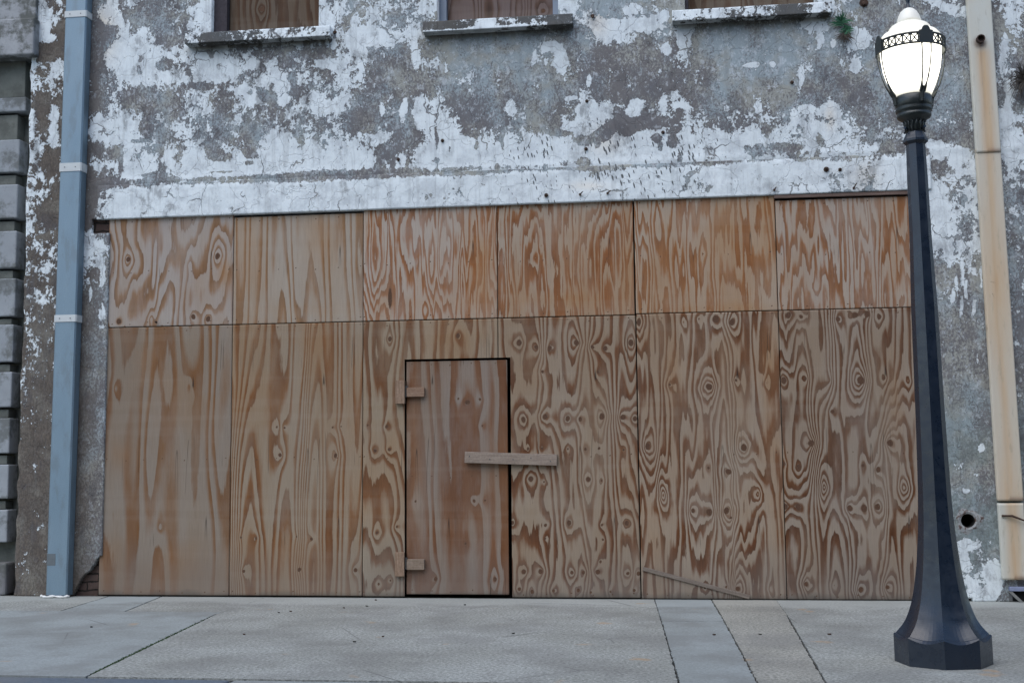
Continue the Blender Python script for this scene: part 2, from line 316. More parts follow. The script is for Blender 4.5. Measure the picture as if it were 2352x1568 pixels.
    edge = n.math('MULTIPLY', n.math('MULTIPLY', n.step(nn, n.math('SUBTRACT', th, .011), .008), n.math('SUBTRACT', 1, white)), .35)  # flake rims darkened in colour, standing for dirt and edge shadow
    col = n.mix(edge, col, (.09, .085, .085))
    col = n.mix(n.math('MULTIPLY', us, n.math('ADD', .35, n.math('MULTIPLY', n.noise(9, 5), .9), clamp=True)), col, (.055, .052, .042))
    if nicks: col = n.mix(n.math('MULTIPLY', nk, .8), col, (.11, .12, .125))
    gr = n.noise(4.2, 11, .72, off=(3, 12, 6), sc=(1.3, 1, .75)); gm = n.math('MULTIPLY', n.step(gr, .585, .06), n.step(dk, .42, .25))
    col = n.mix(n.math('MULTIPLY', gm, .55), col, n.mix(n.noise(30, 3), (.05, .048, .055), (.12, .115, .12)))
    stk = n.noise(3.0, 8, .7, off=(6, 0, 1), sc=(5, 1, .35)); col = n.mix(n.math('MULTIPLY', n.step(stk, .57, .06), .22), col, (.16, .165, .165))
    h = n.math('ADD', n.math('MULTIPLY', white, .8), n.math('ADD', n.math('MULTIPLY', patch, 1.2), n.math('MULTIPLY', spk, .35)))
    n.bump(n.math('SUBTRACT', h, n.math('MULTIPLY', hair, .5)), .85, .009)
    return n.out(col, .9, .15)
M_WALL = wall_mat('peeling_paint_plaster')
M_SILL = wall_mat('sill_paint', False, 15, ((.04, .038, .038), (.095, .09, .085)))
# ---- facade geometry
X0, X1, ZT, ZL = -.80, 12.0, 8.0, 3.463
facade = empty('commercial_building', 'old plastered two storey building with peeling white paint and a boarded up shopfront', 'building')
SH_R = 7.36
WIN = [(.985, 2.02, 5.165), (3.13, 4.24, 5.15), (5.37, 6.50, 5.125)]
HOLE = W(2223, 1195, -.02)
xs = np.unique(np.round(np.concatenate([np.arange(X0, 8.7, .0125), np.arange(8.7, X1+.01, .15), [0.0, SH_R, X1]]+[[a, b] for a, b, _ in WIN]), 4))
zs = np.unique(np.round(np.concatenate([np.arange(0, 5.8, .0125), np.arange(5.8, ZT+.01, .15), [ZL, 3.47, 7.0]]+[[c] for _, _, c in WIN]), 4))
def snap(a): return a[np.concatenate([[True], np.diff(a) > .0009])]
xs, zs = snap(xs), snap(zs)
xc, zc = np.meshgrid((xs[1:]+xs[:-1])/2, (zs[1:]+zs[:-1])/2, indexing='ij')
mask = np.ones_like(xc, bool)
jamb = .0+.0*zc
mask &= ~((xc > 0.02) & (xc < SH_R) & (zc < ZL))
mask &= ~((zc < .36) & (xc > -.10-.12*np.clip((.30-zc)/.3, 0, 1)-.05*vnoise(xc*9, zc*9, 3)+.14*np.clip((zc-.18)/.2, 0, 1)) & (xc < .03) & (zc > .0))   # broken corner of the pier
mask &= ~((xc > -.15) & (xc < .03) & (zc > 3.33) & (zc < ZL))                                                                    # missing plaster beside the beam
for a, b, c in WIN: mask &= ~((xc > a) & (xc < b) & (zc > c) & (zc < 7.0))
mask &= ~((xc-HOLE[0])**2+(zc-HOLE[1])**2 < .062**2)
mask &= ~((xc > 7.30) & (xc < 7.60) & (zc < .10*np.exp(-((xc-7.40)/.12)**2)+.02*vnoise(xc*20, xc*0, 8)))
def wall_y(X, Z):
    led = .008*np.exp(-((Z-(3.80+.01*np.sin(X*1.3)))/.035)**2)
    return -.02-led*(X > -.2)*.6-.006*(fbm(X*1.5, Z*1.5, 50, 3)-.5)*2-.004*(fbm(X*9, Z*9, 55, 2)-.5)
def jitter(X, Z):
    e = (X < X0+.006); return X+np.where(e, .012*(vnoise(Z*9, Z*0, 66)-.5)*2+.0, 0), Z
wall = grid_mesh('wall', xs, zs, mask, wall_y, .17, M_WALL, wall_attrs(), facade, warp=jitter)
# beam over the shopfront, standing slightly proud
bx = np.unique(np.round(np.arange(-.10, 7.42, .0125), 4)); bz = np.unique(np.round(np.append(np.arange(ZL-.008, 3.77, .0125), 3.775), 4))
def beam_y(X, Z):
    top = 3.765+.012*(fbm(X*2, X*0, 61, 3)-.5)*4
    return -.032+.007*np.clip((Z-(top-.04))/.04, 0, 1)**1.5-.007*(fbm(X*3, Z*6, 60, 3)-.5)*2
bc = np.ones((len(bx)-1, len(bz)-1), bool)
def beam_attr(X, Z):
    a = wall_attrs(0, 0, 0)(X, Z)
    fade = np.clip((X+.1)/.25, 0, 1)
    a['cov'] = a['cov']*(1-fade)+fade*(.88+.6*(fbm(X*2, Z*9, 64, 4)-.5)); a['cov'] -= np.clip((Z-3.715)/.05, 0, 1)*.75*np.clip(1.2-np.abs(X-3)/5, .3, 1)
    a['cov'] -= .6*np.exp(-((X-4.55)/.07)**2-((Z-3.70)/.05)**2)+.3*np.exp(-((X-6.9)/.3)**2)
    return a
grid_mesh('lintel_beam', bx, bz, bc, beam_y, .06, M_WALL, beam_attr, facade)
# rubble brick seen where the plaster has fallen
def brick_mat(name, c1=(.10, .07, .065), c2=(.17, .13, .115)):
    n = NT(name); b = n.new('ShaderNodeTexBrick'); v = n.new('ShaderNodeMapping'); v.inputs['Rotation'].default_value = (math.radians(90), 0, 0)
    wq = n.new('ShaderNodeVectorMath'); wq.operation = 'MULTIPLY_ADD'; n.put(wq.inputs[0], n.noise(9, 4, .6, col=True)); wq.inputs[1].default_value = (.05, .05, .05); n.put(wq.inputs[2], n.co); n.put(v.inputs[0], wq.outputs[0])
    n.put(b.inputs['Vector'], v.outputs[0]); b.inputs['Scale'].default_value = 1; b.inputs['Brick Width'].default_value = .22; b.inputs['Row Height'].default_value = .075
    b.inputs['Mortar Size'].default_value = .008; b.inputs['Color1'].default_value = (*c1, 1); b.inputs['Color2'].default_value = (*c2, 1); b.inputs['Mortar'].default_value = (.05, .045, .04, 1)
    col = n.mix(.6, b.outputs['Color'], n.mix(n.noise(16, 8, .7), (.04, .035, .035), (.26, .21, .19)), 'OVERLAY')
    n.bump(n.math('ADD', n.noise(20, 6, .7), n.math('MULTIPLY', b.outputs['Fac'], -1.0)), .8, .02)
    return n.out(col, .95, .1)
M_BRICK = brick_mat('old_brick')
for bb in ((-.32, .035, .035, .30, 0, .42), (-.20, .035, .02, .30, 3.30, ZL+.02), (7.25, 7.7, .05, .3, .004, .16)):
    m = MB(); m.box(*bb); m.build('brickwork', M_BRICK, facade)
M_VOID = plain('shade_black', (.006, .006, .006), .95, .2, 4, bump=0)
# body of the building behind the facade (closed box; near-black panels stand in for unlit rooms)
m = MB(); m.box(X0+.01, X1, .40, 9.0, 0, ZT-.05); m.build('body', plain('render_side', (.26, .24, .22), .9), facade)
m = MB(); m.box(-.02, 7.42, .32, .38, .0, 3.46)
for a, b, c in WIN: m.box(a-.05, b+.05, .32, .38, c-.02, 7.02)
m.box(HOLE[0]-.1, HOLE[0]+.1, .32, .38, HOLE[1]-.1, HOLE[1]+.1)
m.build('dark_backing', M_VOID, facade)
m = MB(); m.box(X0-.05, X1+.05, -.06, 9.05, ZT-.05, ZT+.12); m.build('roof_coping', plain('coping', (.4, .4, .38), .9), facade)
m = MB(); m.box(X0+.012, X0+.05, .151, .40, 0, ZT-.05); m.build('side_return', plain('side_plaster', (.17, .14, .12), .9), facade)
# sills
def sill(i, a, b, z0, z1, dark, bias):
    sx = np.unique(np.round(np.append(np.arange(a, b, .0125), b), 4)); sz = np.linspace(z0, z1, 11)
    def at(X, Z):
        n = fbm(X*2.2+i*7, Z*4, 90+i, 3)
        c = bias(X, Z); n = .5*n+.5*fbm(X*9+i, Z*14, 190+i, 3)
        return dict(cov=np.clip(.5+(c-.5)*.75+1.2*(n-.5), 0, 1.1), dark=np.full_like(X, 1.0), warm=X*0, cream=X*0, sill_dark=.0*X+.55*np.exp(-(Z-z0)/.004))
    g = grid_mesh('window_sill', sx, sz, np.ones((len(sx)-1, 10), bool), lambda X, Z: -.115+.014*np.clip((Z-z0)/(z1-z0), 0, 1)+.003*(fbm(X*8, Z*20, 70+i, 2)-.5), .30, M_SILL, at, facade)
    return g
sill(0, .765, 2.150, 5.063, 5.165, .9, lambda X, Z: .78-.75*np.exp(-((X-1.12)/.20)**2)-.35*np.exp(-((X-1.45)/.06)**2)-.35*np.exp(-((X-1.98)/.05)**2))
sill(1, 3.015, 4.375, 5.046, 5.148, .9, lambda X, Z: .12+.95*np.clip((5.075-Z)/.02, 0, 1)*(X < 3.95)+.75*np.exp(-((X-3.62)/.13)**2)+.3*np.exp(-((X-4.05)/.08)**2))
sill(2, 5.255, 6.63, 5.022, 5.124, .9, lambda X, Z: .86-.75*np.exp(-((X-6.28)/.12)**2)-.5*np.exp(-((X-6.6)/.05)**2)-.1)
# dark plastered reveals and the frames in the two left windows
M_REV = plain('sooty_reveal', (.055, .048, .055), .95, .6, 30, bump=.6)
M_FRAME = plain('blue_grey_frame', (.19, .23, .29), .55, .15, 6)
for i, (a, b, c) in enumerate(WIN):
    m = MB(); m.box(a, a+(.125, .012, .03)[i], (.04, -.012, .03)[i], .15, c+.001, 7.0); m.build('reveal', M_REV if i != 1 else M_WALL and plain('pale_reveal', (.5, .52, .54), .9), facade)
for a, b in ((3.143, 3.205), (4.185, 4.238)): m = MB(); m.box(a, b, .045, .12, 5.15, 7.0); m.build('window_frame', M_FRAME, facade)

# ------------------------------------------------------------------ plywood
def ply_mat(name, lt, dk, deep, split=.5, jit=.16, soft=.13, grey=(.155, .143, .132), tint=(.86, .72, .56), lines=0.0):
    n = NT(name); g = n.attr('grain'); kn = n.attr('knot'); we = n.attr('weather'); og = n.attr('stain')
    j = n.noise(5.5, 6, .62, sc=(9, 1, 1.1)); j2 = n.noise(40, 3, .6, sc=(3, 1, .35), off=(2, 2, 2))
    gg = n.math('ADD', g, n.math('ADD', n.math('MULTIPLY', n.math('SUBTRACT', j, .5), jit*3.2), n.math('MULTIPLY', n.math('SUBTRACT', j2, .5), jit*.8)))
    f = n.math('FRACT', gg)
    md = tuple(.5*a+.5*b for a, b in zip(lt, dk))
    col = n.ramp(f, [(0, lt), (split-soft, lt), (split, md), (split+soft*.8, dk), (.93, deep), (.985, lt)])
    # broad variation, bleaching and stains
    fade = n.step(n.noise(1.9, 4, .6, sc=(1.8, 1, .8), off=(3, 7, 5)), .52, .16)
    col = n.mix(n.math('MULTIPLY', fade, .22), col, tuple(.68*a+.32*b for a, b in zip(lt, dk)))
    gry = n.noise(2.3, 6, .65, sc=(2.4, 1, .6), off=(12, 3, 5)); col = n.mix(n.math('MULTIPLY', n.step(gry, .55, .07), .22), col, tuple(q*k for q, k in zip(lt, (.98, 1.04, 1.16))))
    v = n.noise(1.7, 5, .55, sc=(2.2, 1, .5), off=(6, 1, 1))
    col = n.mix(n.step(v, .56, .12), col, n.mix(.5, col, lt))
    v2 = n.noise(1.3, 4, .55, sc=(2.5, 1, .7), off=(1, 5, 8))
    col = n.mix(n.math('MULTIPLY', n.step(v2, .54, .12), .5), col, n.mix(.8, col, tint, 'MULTIPLY'))
    col = n.mix(n.math('MULTIPLY', og, .8, clamp=True), col, n.mix(.35, n.mix(1.0, col, (.97, .72, .46), 'MULTIPLY'), (.31, .155, .06)))
    fib = n.noise(150, 3, .7, sc=(1, 1, .03)); col = n.mix(.30, col, n.ramp(fib, [(.3, .35), (.7, .72)]), 'OVERLAY')
    band = n.noise(3.2, 3, .5, sc=(.12, 1, 2.2), off=(0, 3, 3)); col = n.mix(n.math('MULTIPLY', n.step(band, .60, .05), .05), col, (.42, .39, .33))
    grain2 = n.noise(210, 2, .5); col = n.mix(.12, col, n.ramp(grain2, [(.3, .3), (.7, .75)]), 'OVERLAY')
    col = n.mix(n.math('MULTIPLY', we, .82, clamp=True), col, n.mix(.45, grey, col, 'MIX'))
    col = n.mix(n.math('MULTIPLY', n.attr('mud'), .6), col, (.085, .08, .07))
    col = n.mix(n.step(n.math('ADD', kn, n.math('MULTIPLY', n.math('SUBTRACT', n.noise(60, 3), .5), .3)), .40, .14), col, n.mix(n.noise(90, 3), (.035, .022, .016), (.16, .085, .05)))
    ck = n.math('ABSOLUTE', n.math('SUBTRACT', n.noise(1.0, 1, .4, sc=(7.3, 1, .10), off=(4, 0, 9)), .5))
    ckm = n.math('MULTIPLY', n.math('SUBTRACT', 1, n.step(ck, .0024, .0014)), n.step(n.noise(2.1, 2, .5, off=(9, 9, 0)), .57, .03))
    col = n.mix(n.math('MULTIPLY', ckm, .75), col, (.03, .022, .018))
    n.bump(n.math('ADD', f, n.math('ADD', fib, n.math('MULTIPLY', kn, -1.2))), .18, .002)
    return n.out(col, .8, .2)
STY = {   # colours + field settings (x frequency, z frequency, rings, jag)
 'U1': dict(m=dict(lt=(0.340, 0.298, 0.264), dk=(0.244, 0.141, 0.077), deep=(0.173, 0.095, 0.049), split=.55, jit=.10), fx=2.8, fz=1.3, amp=6.5, jag=.35, run=1, seed=3),
 'U2': dict(m=dict(lt=(0.340, 0.287, 0.231), dk=(0.253, 0.144, 0.073), deep=(0.191, 0.106, 0.053), split=.60, jit=.07), fx=4.0, fz=.30, amp=10.5, jag=.15, run=7, seed=14),
 'U3': dict(m=dict(lt=(0.382, 0.319, 0.264), dk=(0.271, 0.117, 0.048), deep=(0.203, 0.084, 0.035), split=.48, jit=.20), fx=2.6, fz=.95, amp=7.5, jag=1.3, run=4, seed=25),
 'U4': dict(m=dict(lt=(0.347, 0.277, 0.211), dk=(0.243, 0.100, 0.039), deep=(0.176, 0.070, 0.028), split=.44, jit=.22), fx=3.6, fz=.75, amp=8.0, jag=1.3, run=6, seed=36),
 'U5': dict(m=dict(lt=(0.365, 0.297, 0.230), dk=(0.261, 0.117, 0.046), deep=(0.198, 0.084, 0.035), split=.48, jit=.20), fx=3.2, fz=.8, amp=7.5, jag=1.2, run=5, seed=47),
 'U6': dict(m=dict(lt=(0.357, 0.295, 0.240), dk=(0.246, 0.110, 0.048), deep=(0.186, 0.082, 0.036), split=.50, jit=.20), fx=2.7, fz=.9, amp=7.5, jag=1.3, run=4, seed=58),
 'L1': dict(m=dict(lt=(0.237, 0.193, 0.151), dk=(0.181, 0.087, 0.035), deep=(0.153, 0.070, 0.026), split=.55, jit=.06, soft=.16), fx=2.6, fz=.35, amp=4.4, jag=.10, run=2, seed=69),
 'L2': dict(m=dict(lt=(0.275, 0.217, 0.156), dk=(0.184, 0.081, 0.030), deep=(0.130, 0.054, 0.021), split=.55, jit=.08), fx=3.0, fz=.26, amp=11.0, jag=.14, run=8, seed=71),
 'L3': dict(m=dict(lt=(0.290, 0.237, 0.174), dk=(0.153, 0.065, 0.026), deep=(0.108, 0.045, 0.018), split=.52, jit=.10), fx=3.0, fz=.6, amp=7.5, jag=.25, run=5, seed=82),
 'D':  dict(m=dict(lt=(0.236, 0.188, 0.151), dk=(0.165, 0.071, 0.031), deep=(0.133, 0.054, 0.022), split=.50, jit=.06, soft=.13), fx=2.4, fz=.45, amp=4.6, jag=.14, run=2, seed=93),
 'L4': dict(m=dict(lt=(0.282, 0.220, 0.160), dk=(0.137, 0.053, 0.020), deep=(0.089, 0.034, 0.014), split=.50, jit=.10), fx=3.0, fz=.45, amp=9.0, jag=.45, run=8, seed=105),
 'L5': dict(m=dict(lt=(0.308, 0.248, 0.188), dk=(0.126, 0.046, 0.016), deep=(0.086, 0.032, 0.011), split=.48, jit=.12), fx=2.6, fz=.6, amp=8.5, jag=.7, run=5, seed=116),
 'L6': dict(m=dict(lt=(0.278, 0.224, 0.173), dk=(0.113, 0.044, 0.016), deep=(0.076, 0.028, 0.010), split=.50, jit=.10), fx=2.7, fz=.45, amp=9.0, jag=.55, run=6, seed=127),
 'W1': dict(m=dict(lt=(0.119, 0.091, 0.067), dk=(0.078, 0.041, 0.022), deep=(0.052, 0.027, 0.015), split=.5, jit=.12), fx=3.2, fz=.9, amp=5.0, jag=.4, run=3, seed=138),
 'W2': dict(m=dict(lt=(0.147, 0.111, 0.102), dk=(0.094, 0.055, 0.039), deep=(0.047, 0.027, 0.020), split=.6, jit=.06), fx=3.0, fz=1.4, amp=8.5, jag=.2, run=3, seed=149),
}
KNOTS = {  # x, y, radius in cm of the core (0 = rings only), ring strength
 'U1': [(515, 1040, 2.0, 4), (869, 1026, 2.2, 4), (475, 1282, 2.2, 3), (774, 1266, 2.0, 3), (833, 1276, 2.2, 3), (604, 1278, 0, 3), (760, 1060, 0, 2)],
 'L1': [(464, 1552, 0, 2), (756, 1552, 0, 2), (641, 2105, .0, 2)],
 'L2': [(1107, 1711, .9, 1.5), (1140, 1710, .9, 1.5), (1331, 1705, .8, 1.5), (1365, 1705, .7, 1.5), (1119, 1820, 1.6, 3), (1342, 1820, 1.6, 3), (967, 2149, .9, 1.2), (1025, 2153, 1.2, 2), (1187, 2145, .7, 1.2), (1247, 2153, 1.2, 2), (976, 2283, 1.2, 2.5), (1196, 2277, 1.6, 2.5), (1420, 2280, 1.5, 2.5)],
 'L3': [(1561, 1351, 1.8, 3), (1832, 1345, 1.9, 3), (1546, 1708, 1.4, 2.5), (1471, 1699, .8, 1), (1499, 1799, 1.4, 3), (1555, 1796, 1.3, 3), (1511, 2131, 1.1, 3), (1588, 2108, .9, 3), (1514, 2338, 1.0, 3), (1563, 2318, .8, 2)],
 'D': [(1869, 1607, 1.8, 1.2), (1921, 1595, 1.1, 1.2), (1832, 1590, .9, 1), (1927, 1698, .8, 1), (1660, 2002, .9, 1.2), (1896, 2003, 1.2, 1.5), (1939, 2000, .8, 1), (1863, 2173, .9, 1), (1741, 2313, 1.5, 2.5), (1978, 2315, 1.5, 2.5)],
 'L4': [(2077, 1370, 2.3, 5), (2145, 1388, 1.5, 4), (2199, 1395, 1.8, 3), (2304, 1370, 2.3, 5), (2370, 1388, 1.5, 4), (2421, 1394, 1.8, 3), (2523, 1370, 2.2, 5), (2170, 1488, 1.1, 2), (2393, 1486, 1.1, 2), (2092, 1677, 2.2, 5), (2180, 1666, 2.1, 5), (2270, 1674, 1.9, 4), (2321, 1677, 1.9, 4), (2408, 1665, 2.1, 5), (2491, 1671, 2.0, 4), (2542, 1674, 1.8, 4), (2114, 1793, 1.1, 2), (2170, 1792, 1.1, 2), (2273, 1797, .9, 2), (2341, 1795, 1.1, 2), (2395, 1793, 1.1, 2), (2496, 1796, .9, 2),
        (2124, 1914, 1.9, 4), (2353, 1916, 1.9, 4), (2177, 1926, .8, 2), (2407, 1925, .8, 2), (2277, 2088, 2.0, 4), (2505, 2090, 1.7, 4), (2183, 2096, 1.2, 2), (2410, 2100, 1.0, 2), (2179, 2155, .9, 1), (2412, 2153, .9, 1), (2052, 2088, 1.4, 3), (2404, 2246, 1.1, 1), (2096, 2286, 1.8, 4), (2160, 2283, 1.8, 4), (2285, 2287, 1.4, 4), (2331, 2289, 1.5, 4), (2392, 2285, 1.8, 4), (2511, 2289, 1.4, 4), (2553, 2293, 1.6, 4), (2076, 2355, 1.3, 3), (2130, 2363, 1.3, 3), (2213, 2360, 1.1, 3), (2312, 2359, 1.3, 3), (2362, 2368, .9, 2), (2442, 2366, .8, 2), (2539, 2360, 1.3, 3)],
 'L5': [(2864, 1276, 2.6, 5), (2929, 1288, 2.4, 5), (2732, 1287, 0, 3), (2797, 1278, .8, 2), (2834, 1546, 2.6, 8), (2946, 1522, 1.0, 3), (3065, 1534, 0, 3), (2976, 1789, 2.6, 7), (2556, 1293, 2.0, 5), (2591, 1785, 2.2, 6), (2680, 1537, 1.0, 3), (2914, 1887, 2.3, 4), (2836, 1869, 1.0, 2), (2772, 2040, 1.7, 4), (2838, 2045, 2.4, 5), (2905, 2040, 2.4, 6), (2925, 2069, 1.0, 3), (3035, 1977, 0, 7), (2651, 1977, 0, 7), (2949, 2353, 1.8, 6), (2903, 2340, .9, 3), (2821, 2352, .8, 3), (3085, 2355, 0, 3)],
 'L6': [(3154, 1258, 2.2, 4), (3204, 1266, 1.5, 4), (3352, 1279, 1.8, 3), (3419, 1259, 2.0, 4), (3466, 1257, 2.3, 4), (3517, 1264, 1.6, 4), (3133, 1524, 2.4, 6), (3220, 1511, 1.1, 3), (3444, 1521, 2.7, 8), (3535, 1511, 1.1, 3), (3315, 1522, 0, 3), (3633, 1524, 0, 3), (3330, 1643, 1.3, 2), (3244, 1770, 2.4, 7), (3563, 1773, 2.4, 7), (3193, 1871, 2.2, 4), (3136, 1856, 1.2, 2), (3450, 1861, 1.2, 2), (3513, 1875, 2.1, 4), (3189, 2025, 2.2, 5), (3141, 2027, 2.2, 5), (3403, 2030, 2.0, 5), (3458, 2030, 2.4, 5), (3507, 2030, 2.4, 6), (3297, 1950, 0, 7), (3619, 1950, 0, 7), (3226, 2337, 1.5, 6), (3442, 2355, 1.8, 6), (3550, 2347, 1.5, 6), (3339, 2337, 0, 3)],
 'U3': [(1700, 1240, 0, 2)], 'U4': [(2140, 1030, 0, 2.2), (2160, 985, 0, 1.2)], 'U5': [(2815, 1010, 0, 2)], 'U6': [(3265, 1148, 0, 2.5)], 'U2': [],
 'W1': [(1035, 20, 2.2, 4)], 'W2': [(1570, 60, 1.2, 4), (2168, 25, 1.6, 4)]}
STAIN = {'U3': [(1920, 1080, 60, 200, .7), (1560, 1192, 8, 45, -2), (1480, 900, 26, 90, .5), (1700, 1220, 180, 30, .3)], 'U4': [(2510, 980, 34, 220, .9), (2060, 1180, 50, 120, .6), (2250, 1200, 200, 40, .4)],
         'U5': [(2900, 900, 60, 120, .5), (3060, 850, 40, 140, .5), (2950, 1230, 160, 30, .4)], 'U6': [(3590, 870, 60, 120, .7), (3590, 1080, 40, 100, .4), (3150, 1120, 30, 100, .3)],
         'U2': [(1280, 960, 60, 120, .5), (1230, 1240, 200, 20, .2)], 'U1': [(900, 1090, 30, 60, .7), (870, 930, 40, 40, .3)], 'L5': [(3080, 1500, 40, 300, .6), (2600, 2200, 50, 180, .4), (2690, 1500, 30, 120, .35)],
         'L2': [(1270, 1350, 60, 120, .5), (950, 1500, 50, 150, .35)], 'L4': [(2130, 1500, 60, 60, .2), (2500, 1900, 40, 200, .3)], 'L6': [(3150, 1900, 40, 120, .35), (3590, 1600, 40, 200, .4)], 'L1': [(480, 1820, 60, 60, .4)], 'L3': [(1830, 1330, 140, 60, .35), (1455, 2000, 24, 60, .4)], 'D': [(1650, 1800, 30, 300, .5)]}
CELL = .0095
def field(key):
    s = STY[key]; ks = [(W(x*2352/4096, y*2352/4096), r, k) for x, y, r, k in KNOTS.get(key, [])]
    def f(X, Z):
        sd_ = s['seed']; rep = .58
        wrap = max(1, int(round(s['fx']*rep))); fx = wrap/rep
        dr = .10*vnoise(Z*.9, X*.3, sd_+9)
        g1 = vnoise((X+dr)*fx, Z*s['fz'], sd_, wrap); g2 = vnoise((X+dr)*fx*2, Z*s['fz']*2+5, sd_+1, wrap*2)
        g3 = fbm(X*2.1, Z*s['fz']*.6, sd_+2, 3)
        wv = .05*(fbm(X*2.5, Z*1.3, sd_+11, 2)-.5)
        g4 = vnoise((X+wv)*7.0, Z*s['fz']*.55+9, sd_+3)
        G_ = 1.1*s['amp']*(.50*g1+.20*g2+.45*g3+.28*g4)+s.get('run', 0)*(X+wv)
        zig = fbm(X*26, Z*1.7, sd_+4, 3)-.5                      # flame-like teeth
        G_ = G_+s['jag']*(1.5*zig+2.1*(fbm(X*11, Z*1.5, sd_+14, 2)-.5))
        kn = np.zeros_like(X)
        for (kx, kz), r, k in ks:
            dx = X-kx+.020*(fbm(X*14, Z*9, sd_+21, 2)-.5); dz = Z-kz+.026*(fbm(X*12, Z*8, sd_+23, 2)-.5); a = .019+.007*r+.0042*k; q_ = 1.25 if r > 0 else 2.0
            rr = np.sqrt((dx/a)**2+(dz/(a*q_))**2)+1e-6
            flow = np.exp(-(dx/(a*1.1))**2)*np.exp(-np.abs(dz)/(a*5))   # fibres part above and below the knot
            sg = 1 if (int(kx*50)+int(kz*31)) % 3 else -1
            G_ = G_+sg*(k*.40*np.exp(-rr*.95)+flow*k*.24)
            if r > 0: kn = np.maximum(kn, np.clip(1.25-np.sqrt(dx**2+(dz*.85)**2)/(r*.0125), 0, 1))
        px, py = proj(X, 0*X, Z)
        st = (.55 if key in ('U3', 'U4', 'U5', 'U6') else .42)*np.clip((fbm(X*1.6+3, Z*1.1, sd_+31, 4)-.45)*3.5, 0, 1)*(key[0] != 'W')
        for bx_, by_, rx, ry, a in STAIN.get(key, []):
            e = np.exp(-((px-bx_)/rx)**2-((py-by_)/ry)**2)
            if a > 0: st += a*e*(.4+1.2*fbm(X*6, Z*2, sd_+7, 3))
            else: kn = np.maximum(kn, e)
        we = .03+.75*np.clip((.34+.22*vnoise(X*3, X*0, sd_+5)-Z)/.36, 0, 1)+.2*np.clip((fbm(X*1.5, Z*.8, sd_+6, 3)-.5)*3, 0, 1)*(Z < 2.44)
        if key == 'L1': we = we+.25*(X < .35)
        zlo, zhi = Z.min(), Z.max(); xl_, xh_ = X.min(), X.max()
        for zz in ((zlo+.03, zhi-.03, (zlo+zhi)/2) if zhi-zlo > .5 else ()):   # nail heads
            for xx in np.arange(xl_+.03, xh_, .19):
                d2 = ((X-xx-.02*math.sin(xx*40))/.007)**2+((Z-zz-.01*math.sin(xx*77))/.007)**2; kn = np.maximum(kn, .9*np.exp(-d2))
        mud = np.clip((.035+.05*fbm(X*7, X*0, sd_+33, 3)-Z)/.05, 0, 1)
        return dict(mud=mud, grain=G_, knot=kn, weather=np.clip(we, 0, 1), stain=np.clip(st, 0, 1))
    return f
MATS = {k: ply_mat('plywood_'+k, **v['m']) for k, v in STY.items()}
def sheet(key, x0, x1, z0, z1, y, label, group='plywood sheets boarding up the shopfront', cut=None, th=.014, slant=(0, 0), topslope=0.0, name='plywood_sheet', parent=None, cell=CELL):
    xs_ = np.linspace(x0, x1, max(3, int((x1-x0)/cell))); zs_ = np.linspace(z0, z1, max(3, int((z1-z0)/cell)))
    if cut: xs_ = np.unique(np.append(xs_, [c for c in cut[:2] if x0 < c < x1])); zs_ = np.unique(np.append(zs_, cut[2]))
    xc_, zc_ = np.meshgrid((xs_[1:]+xs_[:-1])/2, (zs_[1:]+zs_[:-1])/2, indexing='ij')
    mk = np.ones_like(xc_, bool)
    if cut: mk &= ~((xc_ > cut[0]) & (xc_ < cut[1]) & (zc_ < cut[2]))
    H = z1-z0
    def warp(X, Z):
        t = (Z-z0)/H; u = (X-x0)/(x1-x0)
        return X+slant[0]*t*(1-u)+slant[1]*t*u, Z+topslope*t*u
    bow = lambda X, Z: y-.003*np.sin((X-x0)/(x1-x0)*math.pi)*(vnoise(X*0+key.__hash__() % 7, Z*1.2, 5)-.2)
    o = grid_mesh(name, xs_, zs_, mk, y, th, MATS[key], field(key), parent, origin=(0, 0, 0) if parent else ((x0+x1)/2, y, z0), warp=warp)
    if parent is None: tag(o, label, 'plywood sheet', group)
    return o
SE = [0.0, 1.222, 2.442, 3.665, 4.882, 6.102, 7.35]
g = .0035; Z1, Z2 = 2.437, 2.445
sheet('L1', -.005, SE[1]-g, .012, Z1, 0, 'greyish plywood sheet with broad olive figure at the lower left, beside the pier')
sheet('L2', SE[1]+g, SE[2]-g, .014, Z1, .001, 'tan bottom row plywood sheet with narrow straight grain, second from the left')
DX0, DX1, DZ = W(929, 824)[0], W(1172, 824)[0], W(1050, 823)[1]
s3 = sheet('L3', SE[2]+g, SE[3]-g, .012, Z1, 0, 'plywood sheet cut away around the left side and top of the small door', cut=(DX0, SE[3]+1, DZ))
sheet('L4', SE[3]+g, SE[4]-.005, .010, Z1, .002, 'plywood sheet full of small knots and fine wavy grain, just right of the small door', cut=(SE[3]-1, DX1, DZ))
sheet('L5', SE[4]+.005, SE[5]-g, .006, Z2-.004+.004, -.001, 'bottom plywood sheet with swirling brown grain and a lath leaning across its foot')
sheet('L6', SE[5]+g, SE[6], .006, Z2-.002+.002, 0, 'bottom plywood sheet partly behind the street lamp, with oval ring patterns and vertical splits')
TZ = [W(x, y)[1] for x, y in ((390, 497), (685, 492), (985, 474), (1300, 464), (1615, 455), (1930, 450))]
lab = ['top left plywood sheet, pale with a few round dark knots', 'top row plywood sheet with pale straight grain, second from the left',
       'orange flamed plywood sheet above the small door, with a short dark stain low down', 'dark orange plywood sheet with narrow jagged grain, top row above the knotty sheet',
       'yellowish orange top row plywood sheet, directly left of the sheet under the batten', 'top right plywood sheet below a brown batten and touching the street lamp']
for i in range(6):
    sheet('U%d' % (i+1), SE[i]+g+(.012 if i == 0 else 0), SE[i+1]-g-(.006 if i == 3 else 0), Z2 if i < 4 else 2.452, TZ[i]-(.003, .010, .002, .009, .003, .022)[i], (.0, .004, .0, .003, -.001, .001)[i], lab[i])
